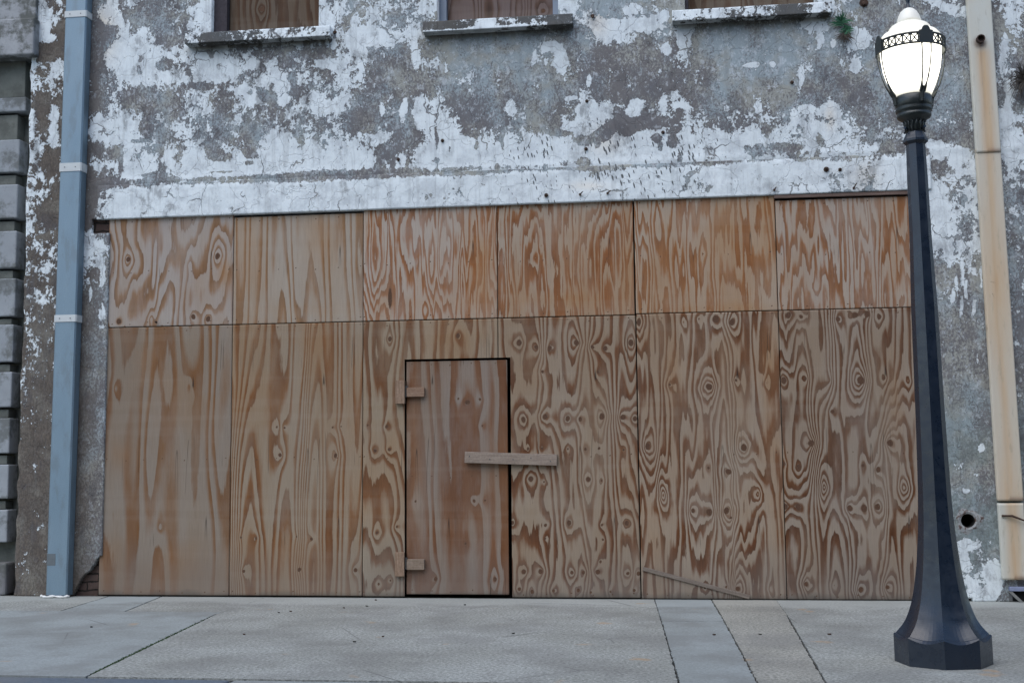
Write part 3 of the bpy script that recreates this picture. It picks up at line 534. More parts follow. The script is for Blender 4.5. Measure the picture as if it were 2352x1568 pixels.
# door
door = empty('plywood_door', 'small plywood door cut into the hoarding, hung on two block hinges', 'door', (DX0, .012, 0))
dl, drr = W(933, 1000)[0], W(1165.5, 1000)[0]
STY['D']['m']; dz1 = W(1050, 828)[1]
xs_ = np.linspace(dl, drr, 100); zs_ = np.linspace(.03, dz1, 210)
dd_ = grid_mesh('door_panel', xs_, zs_, np.ones((99, 209), bool), .016, .016, MATS['D'], field('D'), door, origin=tuple(door.location))
def wood_mat(name, a, b, axis='X'):
    n = NT(name); sc = (2, 25, 25) if axis == 'X' else (25, 25, 2)
    f = n.noise(3, 5, .6, sc=sc); col = n.ramp(f, [(.3, a), (.7, b)]); col = n.mix(.3, col, n.ramp(n.noise(60, 3), [(.3, .3), (.7, .7)]), 'OVERLAY')
    n.bump(f, .3, .002); return n.out(col, .85, .15)
M_CLX = wood_mat('cleat_wood', (.20, .12, .08), (.30, .21, .15)); M_CLZ = wood_mat('cleat_wood_upright', (.20, .13, .085), (.31, .22, .16), 'Z'); M_CLG = wood_mat('grey_cleat_wood', (.19, .14, .10), (.27, .21, .165))
def pbox(x0p, x1p, y0p, y1p, yf, d, name, mat, parent, bev=.003, tilt=0):
    (xa, za), (xb, zb) = W(x0p, y1p, yf), W(x1p, y0p, yf)
    m = MB(); m.box(xa, xb, yf, yf+d, za, zb, bev); return mesh(name, rel(m.V, parent) if parent else m.V, m.F, mat, parent)
pbox(934, 974, 889, 911, -.028, .040, 'hinge_block', M_CLX, door); pbox(934, 974, 1284, 1308, -.028, .040, 'hinge_block', M_CLG, door)
M_STEEL = plain('dull_steel', (.12, .12, .12), .5, .2, 40, metal=.6)
for yy in (898, 1293):
    x, z = W(932, yy, -.02); m = MB(); m.tube([(x, -.012, z-.05), (x, -.012, z+.05)], .009, 10); m.box(x-.015, x+.015, -.006, -.001, z-.045, z+.045)
    mesh('hinge', rel(m.V, door), m.F, M_STEEL, door)
pbox(908, 929, 873, 927, -.040, .0385, 'cleat', M_CLZ, s3); pbox(907, 928, 1268, 1323, -.040, .0385, 'cleat', M_CLZ, s3)
# boards
def board(name, p0, p1, w, d, y, mat, label, cat):
    a = Vector((p0[0], 0, p0[1])); b = Vector((p1[0], 0, p1[1])); L = (b-a).length
    m = MB(); m.box(0, L, 0, d, -w/2, w/2, .003)
    o = mesh(name, m.V, m.F, mat); o.location = (a.x, y, a.z); o.rotation_euler = (0, -math.atan2(b.z-a.z, b.x-a.x), 0)
    return tag(o, label, cat)
board('wooden_latch', W(1067, 1049.5, -.04), W(1279, 1056, -.04), .098, .036, -.0385, wood_mat('weathered_board', (.20, .155, .125), (.33, .27, .22)), 'weathered board nailed across the edge of the small door as a latch', 'board')
ltc = [o for o in COL.objects if o.name == 'wooden_latch'][0]
for q in (.05, .26, .50, .68, .88):
    m = MB(); m.tube([(.86*q, .001, .012*math.sin(q*20)), (.86*q, -.0025, .012*math.sin(q*20))], .0055, 8); m.build('nail', M_STEEL, ltc)
a, b = W(1476, 1305, -.01), W(1722, 1377, -.01)
board('wooden_lath', (a[0], a[1]), (b[0], max(b[1], .022)), .034, .012, -.0145, wood_mat('grey_lath', (.15, .12, .10), (.24, .20, .165)), 'thin grey lath leaning diagonally against the foot of the swirled sheet', 'lath')
a, b = W(1778, 451.5, -.03), W(2093, 441.5, -.03)
board('wooden_batten', a, b, .030, .026, -.0275, wood_mat('brown_batten', (.10, .065, .052), (.19, .14, .12)), 'dark brown batten tucked under the white beam over the top right sheet', 'batten')
# boards in the upstairs windows
for i, (a, b, c) in enumerate(WIN):
    sheet('W1' if i != 1 else 'W2', a+(.13, .075, .03)[i], b-(0, .052, 0)[i], c+.001, 6.9, .105, ('brown plywood sheet in the left upstairs window above its white speckled sill', 'grey plywood sheet with dark curly grain in the blue framed middle upstairs window', 'plywood sheet barely showing above the right upstairs sill')[i], 'plywood sheets in the upstairs windows')

# ------------------------------------------------------------------ neighbouring stone building at the left
def stone_mat(name, a, b, dirt=.5):
    n = NT(name); col = n.mix(n.noise(6, 8, .65), a, b); col = n.mix(n.math('MULTIPLY', n.step(n.noise(4, 9, .7, off=(3, 3, 3)), .52, .07), dirt), col, (.10, .105, .095))
    n.bump(n.noise(30, 6, .7), .5, .006); return n.out(col, .9, .15)
stone = empty('stone_building', 'grey stone building with projecting blocks at the far left edge', 'building', (-1, .1, 0))
M_ST = stone_mat('painted_stone', (.22, .24, .255), (.37, .395, .42), .7); M_ST2 = stone_mat('recess_shade_stone', (.09, .10, .09), (.20, .21, .19), .8)  # second one is a darker greenish copy, recess shade put into its colour
BXR = W(31, 700, .02)[0]
m = MB(); m.box(-9, X0-.035, .20, 9, 0, 7.6); mesh('wall', rel(m.V, stone), m.F, M_ST2, stone)
blocks = [(222, 255, -28), (319, 394, 0), (422, 500, 0), (529, 614, 0), (638, 725, 0), (744, 830, 0), (853, 934, 0), (959, 1040, 0), (1066, 1145, 0), (1170, 1245, 0)]
for i, (a, b, dx) in enumerate(blocks):
    zt, zb = W(40, a, .02)[1], W(40, b, .02)[1]
    m = MB(); m.box(-2.6, BXR+(.06 if i == 0 else 0)+rng.uniform(-.008, .008), .03, .20, zb, zt, .012)
    mesh('stone_block', rel(m.V, stone), m.F, M_ST, stone)
    if i: 
        z2 = W(40, blocks[i-1][1], .02)[1]; m = MB(); m.box(-2.6, BXR-.045, .07, .20, zt-.0+.004, z2-.02, .006)
        mesh('recessed_course', rel(m.V, stone), m.F, M_ST2, stone)
z = W(40, 222, .02)[1]; m = MB(); m.box(-2.6, BXR+.03, .05, .20, z+.003, W(40, 132, 0)[1], .006); mesh('frieze', rel(m.V, stone), m.F, M_ST2, stone)
zc0 = W(40, 128, -.1)[1]; m = MB(); m.box(-2.6, W(80, 80, -.1)[0], -.12, .20, zc0, zc0+.36, .015); m.box(-2.6, W(80, 80, -.1)[0]-.02, -.06, .20, zc0+.363, zc0+.9, .01)
mesh('cornice', rel(m.V, stone), m.F, stone_mat('cornice_stone', (.16, .165, .17), (.50, .52, .54), .9), stone)
m = MB(); m.box(-2.6, BXR+.02, -.0, .20, 0, W(40, 1292, 0)[1], .02); mesh('plinth', rel(m.V, stone), m.F, stone_mat('plinth_stone', (.12, .12, .125), (.24, .24, .25), .8), stone)

# ------------------------------------------------------------------ blue-grey downpipe
def pipe_mat():
    n = NT('galvanised_blue_grey'); f = n.noise(5, 6, .6, sc=(1, 1, .35)); col = n.mix(f, (.13, .20, .26), (.23, .31, .37)); col = n.mix(n.math('MULTIPLY', n.step(n.noise(9, 8, .7, sc=(1, 1, .3), off=(2, 2, 2)), .56, .06), .3), col, (.12, .13, .13)); col = n.mix(.25, col, n.ramp(n.noise(120, 2), [(.3, .35), (.7, .65)]), 'OVERLAY')
    n.bump(n.noise(2.5, 3), .25, .01); return n.out(col, n.math('ADD', .34, n.math('MULTIPLY', f, .3)), .5, .35)
M_PIPE = pipe_mat(); M_STRAP = plain('strap_paint', (.55, .58, .58), .6, .08, 15)
YP = -.135
PX0, PX1 = W(104, 1365, YP)[0], W(153, 1365, YP)[0]
pipe = empty('drainpipe', 'square blue grey drainpipe strapped to the left pier', 'drainpipe', ((PX0+PX1)/2, YP, 0))
tx0, tx1 = W(150, 5, YP)[0], W(199, 5, YP)[0]; tz = 5.9
def pipe_x(z): t = z/5.5; return PX0+(tx0-PX0)*t, PX1+(tx1-PX1)*t
def pipe_seg(z0, z1, e, y0, y1, bev=.012):
    V = []; 
    for z in (z0, z1):
        a, b = pipe_x(z); a -= e; b += e
        V += [(a+bev, y0-e, z), (b-bev, y0-e, z), (b, y0-e+bev, z), (b, y1, z), (a, y1, z), (a, y0-e+bev, z)]
    return V, [(0, 1, 7, 6), (1, 2, 8, 7), (2, 3, 9, 8), (3, 4, 10, 9), (4, 5, 11, 10), (5, 0, 6, 11), (5, 4, 3, 2, 1, 0), (6, 7, 8, 9, 10, 11)]
V, F = pipe_seg(.02, tz, 0, YP, -.028); mesh('pipe', rel(V, pipe), F, M_PIPE, pipe)
for a, b in ((27, 41), (375, 394), (723, 739)):
    za, zb = W(150, b, YP)[1], W(150, a, YP)[1]; V, F = pipe_seg(za, zb, .006, YP, -.026, .010); s_ = mesh('strap', rel(V, pipe), F, M_STRAP, pipe)
    xa, xb = pipe_x(za)
    for q in (.25, .75):
        m = MB(); m.tube([(xa+(xb-xa)*q, YP-.010, (za+zb)/2), (xa+(xb-xa)*q, YP-.0055, (za+zb)/2)], .005, 6)
        mesh('rivet', rel(m.V, pipe), m.F, M_STEEL, s_)
xa, xb = pipe_x(.25); m = MB(); m.box(xa+.004, xa+.085, YP-.002, YP-.0005, W(110, 1298, YP)[1], W(110, 1271, YP)[1]); mesh('tape_patch', rel(m.V, pipe), m.F, plain('grey_tape', (.12, .14, .15), .8), pipe)
m = MB(); pts = [(PX0-.03+(PX1-PX0+.06)*(.5-.5*math.cos(t)), YP-.012-.030*math.sin(t), .014+.004*math.sin(5*t)) for t in np.linspace(0, math.pi, 16)]
m.tube(pts, [.010+.004*math.sin(i*2.1) for i in range(16)], 7); mesh('sealant_bead', rel(m.V, pipe), m.F, plain('white_sealant', (.68, .68, .66), .5, .1), pipe, True)

# ------------------------------------------------------------------ cream steel channel at the right
def rust_mat():
    n = NT('cream_paint_rust_runs'); sx = n.new('ShaderNodeSeparateXYZ'); n.put(sx.inputs[0], n.co)
    base = n.mix(n.noise(2.2, 6, .6, sc=(1.5, 1, .7)), (.57, .62, .61), (.55, .49, .37))
    run = n.attr('rust'); w = n.noise(3.5, 6, .6, sc=(6, 1, .45), off=(2, 0, 0))
    col = n.mix(n.math('MULTIPLY', run, n.math('ADD', .62, w), clamp=True), base, n.mix(n.noise(6, 5, .6, sc=(4, 1, .6)), (.50, .31, .17), (.58, .45, .29)))
    dk_ = n.attr('rdark'); col = n.mix(n.math('MULTIPLY', dk_, n.math('ADD', .3, n.noise(14, 4)), clamp=True), col, (.13, .055, .035))
    col = n.mix(n.math('MULTIPLY', n.step(n.noise(9, 8, .7, sc=(2.5, 1, .5), off=(3, 3, 1)), .6, .05), .35), col, (.30, .27, .2))
    n.bump(n.noise(8, 4), .1, .005); return n.out(col, .55, .3)
M_CH = rust_mat()
YC = -.085
chan = empty('steel_channel', 'cream painted steel channel with brown rust runs fixed up the wall right of the lamp', 'steel channel', (W(2300, 1300, YC)[0], YC, 0))
(cax, caz), (cbx, cbz) = W(2221, 0, YC), W(2305, 1330, YC)
def chx(z): t = (z-cbz)/(caz-cbz); return cbx+(cax-cbx)*t
CW = .196
PSTUB = W(2250, 93, YC)
def chan_part(z0, z1, name, yo):
    xs_ = np.linspace(0, CW, 20); zs_ = np.arange(z0, z1+.001, .02)
    def at(X, Z):
        u = (X-chx(Z))/CW
        run = np.exp(-((u-.5-.05*np.sin(Z*2))/.30)**2)*np.clip((PSTUB[1]-Z)/.12, 0, 1)*(.85 if name == 'upper_length' else .75)
        run = np.maximum(run, .65*np.exp(-((Z-3.98)/.16)**2)*np.exp(-((u-.55)/.3)**2))
        if name == 'lower_length': run = np.maximum(run*.9, .55+.2*np.sin(Z*3))*np.clip(1.1-np.abs(u-.45)*.9, 0, 1)
        else: run = np.maximum(run, .5*np.exp(-(u/.25)**2)*np.clip((Z-5.0)/.4, 0, 1))
        dk_ = 1.1*np.exp(-np.abs(Z-z0-.012)/.012)*(u > .45) + .45*np.exp(-((u-.44)/.035)**2)*np.clip((PSTUB[1]-Z)/.1, 0, 1)*np.clip(1-(PSTUB[1]-Z)/1.2, .25, 1)
        dk_ = dk_+.9*np.exp(-(np.sqrt((X-PSTUB[0])**2+(Z-PSTUB[1]+.02)**2)/.05)**4)
        return dict(rust=np.clip(run, 0, 1), rdark=np.clip(dk_, 0, 1))
    def wp(X, Z): return X+chx(Z), Z
    return grid_mesh(name, xs_, zs_, np.ones((19, len(zs_)-1), bool), YC+yo, .062, M_CH, at, chan, origin=tuple(chan.location), warp=wp)
zj = W(2250, 351, YC)[1]
chan_part(zj, 6.2, 'upper_length', -.008); chan_part(W(2300, 1150, YC)[1], zj+.04, 'lower_length', 0); chan_part(W(2320, 1331, YC)[1], W(2300, 1153, YC)[1], 'bottom_length', .004)
m = MB(); m.tube([(PSTUB[0], YC-.055, PSTUB[1]), (PSTUB[0], YC-.01, PSTUB[1])], .034, 16, False); m.tube([(PSTUB[0], YC-.055, PSTUB[1]), (PSTUB[0], YC-.01, PSTUB[1])], .027, 16, False)
for k in range(16):
    t0, t1 = 2*math.pi*k/16, 2*math.pi*(k+1)/16
    m.add([(PSTUB[0]+r*math.cos(t), YC-.055, PSTUB[1]+r*math.sin(t)) for t, r in ((t0, .034), (t1, .034), (t1, .027), (t0, .027))], [(0, 1, 2, 3)])
m.add([(PSTUB[0]+.027*math.cos(2*math.pi*k/16), YC-.018, PSTUB[1]+.027*math.sin(2*math.pi*k/16)) for k in range(16)], [tuple(range(16))])
mesh('pipe_stub', rel(m.V, chan), m.F, plain('rusty_pipe', (.05, .03, .025), .8, .6, 30), chan)
# blue ledge and vent at the foot of the wall, far right
vent = empty('wall_vent', 'dark floor vent with a blue painted steel lip at the bottom right edge', 'vent', (8.05, -.05, 0))
vx0, vz1 = W(2318, 1345, -.05); 
m = MB(); m.box(vx0, 8.8, -.075, -.022, vz1-.04, vz1-.005, .004); mesh('lip', rel(m.V, vent), m.F, plain('blue_lip', (.22, .25, .36), .6, .3), vent)
m = MB(); m.box(vx0+.03, 8.8, -.030, -.022, .006, vz1-.043); mesh('dark_vent_panel', rel(m.V, vent), m.F, M_VOID, vent)  # near-black slab on the wall face stands in for shade inside the vent
m = MB(); m.add([(vx0-.01, -.07, vz1-.045), (vx0+.02, -.07, vz1-.045), (vx0+.10, -.07, .004), (vx0+.07, -.07, .004), (vx0-.01, -.03, vz1-.045), (vx0+.02, -.03, vz1-.045), (vx0+.10, -.03, .004), (vx0+.07, -.03, .004)], [(0, 1, 2, 3), (4, 7, 6, 5), (0, 4, 5, 1), (1, 5, 6, 2), (2, 6, 7, 3), (3, 7, 4, 0)])
mesh('bracket', rel(m.V, vent), m.F, plain('grey_bracket', (.2, .2, .19), .7, .4), vent)
m = MB(); m.box(vx0+.2, vx0+.225, -.07, -.032, .004, vz1-.045); mesh('bracket', rel(m.V, vent), m.F, D.materials['grey_bracket'], vent)
# drain hole: mortar collar and bore
dh = empty('drain_hole', 'round drain hole with a rough mortar collar low in the wall', 'drain hole', (HOLE[0], -.02, HOLE[1]))
m = MB(); n_ = 28
for k in range(n_):
    t0, t1 = 2*math.pi*k/n_, 2*math.pi*(k+1)/n_
    q = [(.056, -.003, t0), (.056, -.003, t1), (.072, -.010, t1), (.072, -.010, t0)]; m.add([(r*math.cos(t), y, r*math.sin(t)) for r, y, t in q], [(0, 3, 2, 1)])
    R0, R1 = .125+.03*math.sin(t0*3+1)+.012*math.sin(t0*7), .125+.03*math.sin(t1*3+1)+.012*math.sin(t1*7)
    m.add([(.072*math.cos(t0), -.010, .072*math.sin(t0)), (.072*math.cos(t1), -.010, .072*math.sin(t1)), (R1*math.cos(t1), .003, R1*math.sin(t1)), (R0*math.cos(t0), .003, R0*math.sin(t0))], [(0, 3, 2, 1)])
n = NT('pebbly_mortar'); c_ = n.mix(n.step(n.noise(28, 6, .75), .53, .05), (.30, .31, .31), (.11, .075, .065)); n.bump(n.noise(30, 6, .7), .8, .008); M_MORT = n.out(c_, .95, .1)
mesh('mortar_collar', m.V, m.F, M_MORT, dh, True)
m = MB(); m.tube([(0, -.004, 0), (0, .28, 0)], .056, 28, False); mesh('bore', m.V, m.F, plain('bore_dark', (.02, .018, .018), .9, .4, 30), dh, True)

# ------------------------------------------------------------------ bolts and nails left in the wall, rusty rod, weeds
M_RUST = plain('rust', (.055, .032, .022), .9, .6, 50)
def stub(px, py, L, r, ang, label, name='rusty_bolt', cat='bolt', y=-.022, n=7):
    x, z = W(px*2352/4096, py*2352/4096, y); dx, dz = math.cos(ang), math.sin(ang)
    m = MB(); m.tube([(0, .01, 0), (dx*L*.5, -.02, dz*L*.5), (dx*L, -.03, dz*L)], [r, r*.9, r*.6], n); m.tube([(0, .004, 0), (0, -.006, 0)], r*1.8, 8)
    o = mesh(name, m.V, m.F, M_RUST); o.location = (x, y, z); return tag(o, label, cat, 'rusty fixings left in the wall')
stub(2185, 781, .005, .010, 0, 'rusty nail head on the white beam, left of the two slanting nails', y=-.042)
stub(2320, 778, .035, .006, .6, 'slanting rusty nail on the white beam, left one of the close pair', y=-.042)
stub(2430, 773, .035, .006, .5, 'slanting rusty nail on the white beam, right one of the close pair', y=-.042)
stub(3097, 760, .025, .006, .9, 'small dark nail in the beam just above the start of the brown batten', y=-.042)
stub(3415, 752, .045, .006, 1.0, 'forked rusty nail in the beam just left of the lamp post', y=-.042)
stub(3305, 678, .010, .013, 2, 'dark twin bolt stub in the seam above the beam, left of the lamp', y=-.035)
stub(3360, 679, .006, .009, 2, 'single small bolt stub right of the dark twin stub above the beam', y=-.035)
stub(3455, 12, .03, .022, -1.5, 'rusty bolt end with a brown run at the top edge, left of the lamp')
stub(2370, 65, .03, .009, -1.5, 'rusty spike between the middle and right upstairs sills')
stub(1340, 130, .02, .010, -1.5, 'rusty spike at the right end of the left upstairs sill')
stub(3168, 330, .012, .009, -1, 'black bolt stub in grey plaster under the right upstairs sill')
stub(2347, 405, .008, .008, -1, 'rusty nail stub at the tip of a pointed white paint patch')
stub(2344, 596, .008, .009, -1, 'rusty nail stub in the white paint band under the middle of the wall')
stub(2652, 530, .008, .009, -1, 'rusty nail stub with a cream run at the upper edge of the white paint band')
stub(1770, 563, .008, .009, -1, 'rusty nail stub in the white paint band below the middle window')
stub(1594, 638, .006, .008, -1, 'rusty nail stub in the dark bare patch left of the white band')
stub(625, 1288, .0, .006, 0, 'small nail in the pier beside the lowest pipe strap')
x, z = W(2302, 1184, YC-.02); x2, z2 = W(2352, 1196, YC-.03)
m = MB(); m.tube([(x, YC-.005, z), (x+.08, YC-.02, z-.002), (x+.16, YC-.03, z-.035), (x2+.25, YC-.01, z2-.05)], [.009, .011, .008, .006], 6)
o = m.build('rusty_rod', M_RUST); tag(o, 'bent rusty rod crossing the foot of the cream channel', 'rod')
def leaf_mat(name, a, b): n = NT(name); return n.out(n.mix(n.noise(30, 3), a, b), .7, .2)
def tuft(name, px, py, R, nb, mat, dn, label, seed, L=(.05, .12), w=.007, y=-.03, droop=.5):
    r = np.random.RandomState(seed); x, z = W(px, py, y); m = MB()
    for k in range(nb):
        t = r.uniform(-1, 1)*R*math.pi+dn; l = r.uniform(*L); o = r.uniform(-.4, -.1); s = Vector((r.normal()*.012, 0, r.normal()*.012))
        d = Vector((math.cos(t), -abs(o)-r.uniform(0, .5), math.sin(t))).normalized(); side = d.cross(Vector((0, -1, 0.2))).normalized()*w*r.uniform(.5, 1)
        p1 = s+d*l*.5; p2 = s+d*l+Vector((0, 0, -droop*l*.35))
        m.add([s-side*.5, s+side*.5, p1+side, p2, p1-side], [(0, 1, 2, 3, 4)])
    o = mesh(name, m.V, m.F, mat); o.location = (x, y, z); return o
fern = empty('wall_fern', 'small green fern growing out of the wall between the right sill and the lamp', 'plant', (*[W(1936, 62, -.03)[0]], -.03, W(1936, 62, -.03)[1]))
def sub(o, p): 
    l = o.location.copy(); o.parent = p; o.location = l-p.location; return o
sub(tuft('foliage', 1932, 54, .55, 60, leaf_mat('fern_green', (.03, .10, .055), (.07, .19, .11)), math.pi/2, '', 4), fern)
o = tuft('foliage', 1945, 70, .9, 50, D.materials['fern_green'], math.pi/2, '', 5, (.03, .075)); sub(o, fern)
sub(tuft('roots', 1940, 80, .45, 90, leaf_mat('dry_roots', (.025, .022, .018), (.10, .085, .07)), -math.pi/2, '', 6, (.04, .12), .003), fern)
for i, (px, py, R_, nb, ll, lb) in enumerate([(2350, 185, 1, 150, (.06, .24), 'dark dry weed hanging on the wall at the upper right edge'), (2271, 655, .5, 14, (.04, .11), 'wiry dead weed in the seam of the cream channel, higher of two'), (2268, 745, 1, 12, (.03, .09), 'wiry dead weed in the seam of the cream channel, lower of two')]):
    o = tuft('dead_weed', px, py, R_, nb, D.materials['dry_roots'], -math.pi/2 if i == 0 else 0, '', 20+i, ll, .004 if i == 0 else .002, -.05, .9); tag(o, lb, 'weed', 'dead weeds on the wall')

# ------------------------------------------------------------------ pavement, kerb, road
def conc_mat(name, a, b, peb=.5, warm=None):
    n = NT(name); big = n.noise(1.1, 7, .6); col = n.mix(n.step(big, .5, .16), a, b)
    ag = n.noise(48, 5, .8); col = n.mix(peb*.85, col, n.ramp(ag, [(.36, .12), (.5, .5), (.64, .88)]), 'OVERLAY')
    sp = n.voro(46); col = n.mix(n.math('MULTIPLY', n.math('SUBTRACT', 1, n.step(sp, .18, .06)), peb*.7), col, n.mix(n.noise(50, 1, off=(4, 4, 4)), (.14, .11, .105), (.5, .5, .5)))
    st = n.noise(1.7, 6, .65, off=(7, 2, 0)); col = n.mix(n.math('MULTIPLY', n.step(st, .52, .10), .42), col, (.15, .15, .145))
    sx = n.new('ShaderNodeSeparateXYZ'); n.put(sx.inputs[0], n.co)        # paler cement skim troweled along the foot of the wall
    sk = n.step(n.math('ADD', sx.outputs['Y'], n.math('MULTIPLY', n.noise(1.4, 5, .6, off=(0, 6, 0)), .9)), -.02, .12)
    col = n.mix(n.math('MULTIPLY', sk, .55), col, tuple(min(1, q*1.22) for q in a))
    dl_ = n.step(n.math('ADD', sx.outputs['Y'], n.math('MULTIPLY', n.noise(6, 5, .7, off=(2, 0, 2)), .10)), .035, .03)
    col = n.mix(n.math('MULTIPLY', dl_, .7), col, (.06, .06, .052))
    ck = n.math('SUBTRACT', 1, n.step(n.voro(.8, 'DISTANCE_TO_EDGE', n.vscale(n.noise(2, 5, .7, col=True), (1, 1, 0), (0, 0, 0)) if False else None), .004, .003))
    col = n.mix(n.math('MULTIPLY', ck, n.math('MULTIPLY', n.step(n.noise(.9, 2, off=(3, 3, 0)), .56, .03), .5)), col, (.08, .08, .08))
    rs = n.noise(2.6, 4, .5, off=(1, 9, 0)); col = n.mix(n.math('MULTIPLY', n.step(rs, .70, .03), .55), col, (.36, .24, .13))
    n.bump(n.math('ADD', ag, n.math('MULTIPLY', sp, .6)), .35*peb+.08, .004); return n.out(col, .85, .25)
M_C1 = conc_mat('aggregate_concrete', (.295, .31, .295), (.24, .25, .232), .85)
M_C2 = conc_mat('smooth_concrete', (.27, .30, .302), (.232, .255, .252), .32)
M_C3 = conc_mat('tan_concrete', (.29, .29, .262), (.242, .242, .215), .85)
M_JNT = plain('joint_dirt', (.035, .035, .033), .95, .5, 40)
KY = -3.955
def slab(poly, mat, name='pavement', zt=0.0, seed=1, jit=.006):
    r = np.random.RandomState(seed); P = []
    for i in range(len(poly)):
        a, b = np.array(poly[i], float), np.array(poly[(i+1) % len(poly)], float); L = np.linalg.norm(b-a); k = min(400, max(2, int(L/.03)))
        if L > 40: k = 3
        nrm = np.array([-(b-a)[1], (b-a)[0]])/L
        for j in range(k):
            q = a+(b-a)*j/k; P.append(tuple(q+(nrm*r.normal()*jit*.45 if j and L < 40 else 0)))
    n_ = len(P); V = [(x, y, zt) for x, y in P]+[(x, y, zt-.05) for x, y in P]
    F = [tuple(range(n_))]+[(i, i+n_, (i+1) % n_+n_, (i+1) % n_) for i in range(n_)]
    o = mesh(name, V, F, mat); o['kind'] = 'structure'; return o
ja0, ja1 = (1.567, -1.26), (1.872, KY); hg = .007
b0, b1, c0, c1, d0, d1 = (4.995, 0), (5.178, KY), (5.475, 0), (5.592, KY), (6.009, -1.0), (5.945, KY)
e0, e1 = G(345, 1376), G(270, 1408); f0, f1 = G(210, 1378), G(135, 1403)
def off(p, d): return (p[0]+d, p[1])
YW = .03
slab([(-30, KY), off(ja1, -hg), off(ja0, -hg), (1.56, -1.06), (-30, -1.06)], M_C2, seed=2)                                        # big left slab
slab([(-30, -1.055), (f1[0]-.005, -1.055), (f0[0]-.005, YW), (-30, YW)], M_C1, seed=3)
slab([(f1[0]+.008, -1.055), (e1[0]-.008, -1.055), (e0[0]-.008, YW), (f0[0]+.008, YW)], M_C2, seed=4)
slab([(e1[0]+.006, -1.055), (1.565, -1.055), (1.565, YW), (e0[0]+.006, YW)], M_C1, seed=5, jit=.002)
slab([off(ja0, hg), off(ja1, hg), off(b1, -.006), off((5.090, -1.9), -.006), off(b0, -.004), (1.567, YW), (1.567, -1.15)], M_C1, seed=6)   # large middle slab
slab([off(b0, .004), off((5.064, -1.385), .004), off((5.522, -1.385), -.005), off(c0, -.006), (5.47, YW), (5.0, YW)], M_C2, seed=7)
slab([off((5.065, -1.395), .004), off(b1, .007), off(c1, -.005), (5.553, -2.7), off((5.522, -1.395), -.005)], M_C2, seed=8)
slab([off(c0, .005), off((5.510, -1.0), .004), off(d0, -.001), (6.009, YW), (5.48, YW)], M_C3, seed=9, jit=.003)
slab([off((5.510, -1.004), .004), (5.565, -2.7), off(c1, .005), off(d1, -.006), off((6.0, -1.3), -.007), off(d0, -.002)], M_C3, seed=10)
slab([off(d0, .002), off((6.0, -1.3), .007), off(d1, .006), (40, KY), (40, YW), (6.013, YW)], M_C1, seed=11)
# worn recessed concrete edging along the wall is part of the slabs; joint bed lies 15 mm below
o = mesh('joint_bed', [(-30, KY, -.014), (40, KY, -.014), (40, .3, -.014), (-30, .3, -.014)], [(0, 1, 2, 3)], M_JNT); o['kind'] = 'structure'
r = np.random.RandomState(9); m = MB()
for k in range(1500):
    t = r.beta(2.2, 1.4)*.98; w_ = .4+.6*math.sin(t*math.pi); x = ja0[0]+(ja1[0]-ja0[0])*t+r.normal()*.007*w_; y = ja0[1]+(KY-ja0[1])*t
    h = r.uniform(.006, .016); a = r.uniform(0, 6.28); m.add([(x-.006, y, -.012), (x+.006, y+.004, -.012), (x+.008*math.cos(a), y+.01*math.sin(a), h-.008)], [(0, 1, 2)])
o = m.build('moss', leaf_mat('moss_green', (.02, .045, .015), (.05, .10, .03))); o['kind'] = 'stuff'; tag(o, 'dark green moss growing along the long pavement joint', 'moss')
for i_, (px, py) in enumerate([(843, 1392), (863, 1378), (640, 1407), (668, 1404), (1068, 1389), (790, 1396), (1180, 1455), (880, 1462), (815, 1474), (1640, 1458), (1747, 1457), (560, 1457), (210, 1440), (1905, 1457)]):
    x, y = G(px, py); r_ = np.random.RandomState(100+i_); m = MB(); k_ = 6
    P_ = [(.016*r_.uniform(.5, 1)*math.cos(2*math.pi*q/k_), .009*r_.uniform(.5, 1)*math.sin(2*math.pi*q/k_)) for q in range(k_)]
    m.add([(a, b, .006+.004*r_.rand()) for a, b in P_]+[(a*.8, b*.8, .001) for a, b in P_], [tuple(range(k_))]+[(q, q+k_, (q+1) % k_+k_, (q+1) % k_) for q in range(k_)])
    o = mesh('leaf_scrap', m.V, m.F, M_RUST if i_ % 2 else M_JNT); o.location = (x, y, 0); tag(o, 'tiny dark scrap of leaf litter lying on the pavement', 'leaf scrap', 'scraps of leaf litter on the pavement')
def kerb(x0, x1, mat, sd):
    m = MB(); m.box(x0, x1, -4.20, KY-.022, -.30, -.004, .012); o = m.build('kerb', mat); o['kind'] = 'structure'
kx = 2.73
kerb(-30, kx-.01, conc_mat('blue_kerb', (.10, .125, .155), (.125, .15, .18), .3), 1); kerb(kx+.01, 3.9, M_C2, 2); kerb(3.92, 40, M_C1, 3)
n = NT('asphalt'); c_ = n.mix(n.noise(60, 4, .7), (.035, .036, .038), (.075, .075, .078)); n.bump(n.noise(90, 3), .5, .005)
M_ASP = n.out(c_, .85, .3)
o = mesh('road', [(-60, -12.2, -.135), (60, -12.2, -.135), (60, -4.21, -.135), (-60, -4.21, -.135)], [(0, 1, 2, 3)], M_ASP); o['kind'] = 'structure'
o = mesh('ground', [(-400, -400, -.16), (400, -400, -.16), (400, 400, -.16), (-400, 400, -.16)], [(0, 1, 2, 3)], plain('ground_soil', (.16, .155, .14), .95)); o['kind'] = 'structure'
m = MB(); m.box(-60, 60, -16.5, -12.2, -.30, -.01, .01); o = m.build('far_pavement', M_C1); o['kind'] = 'structure'

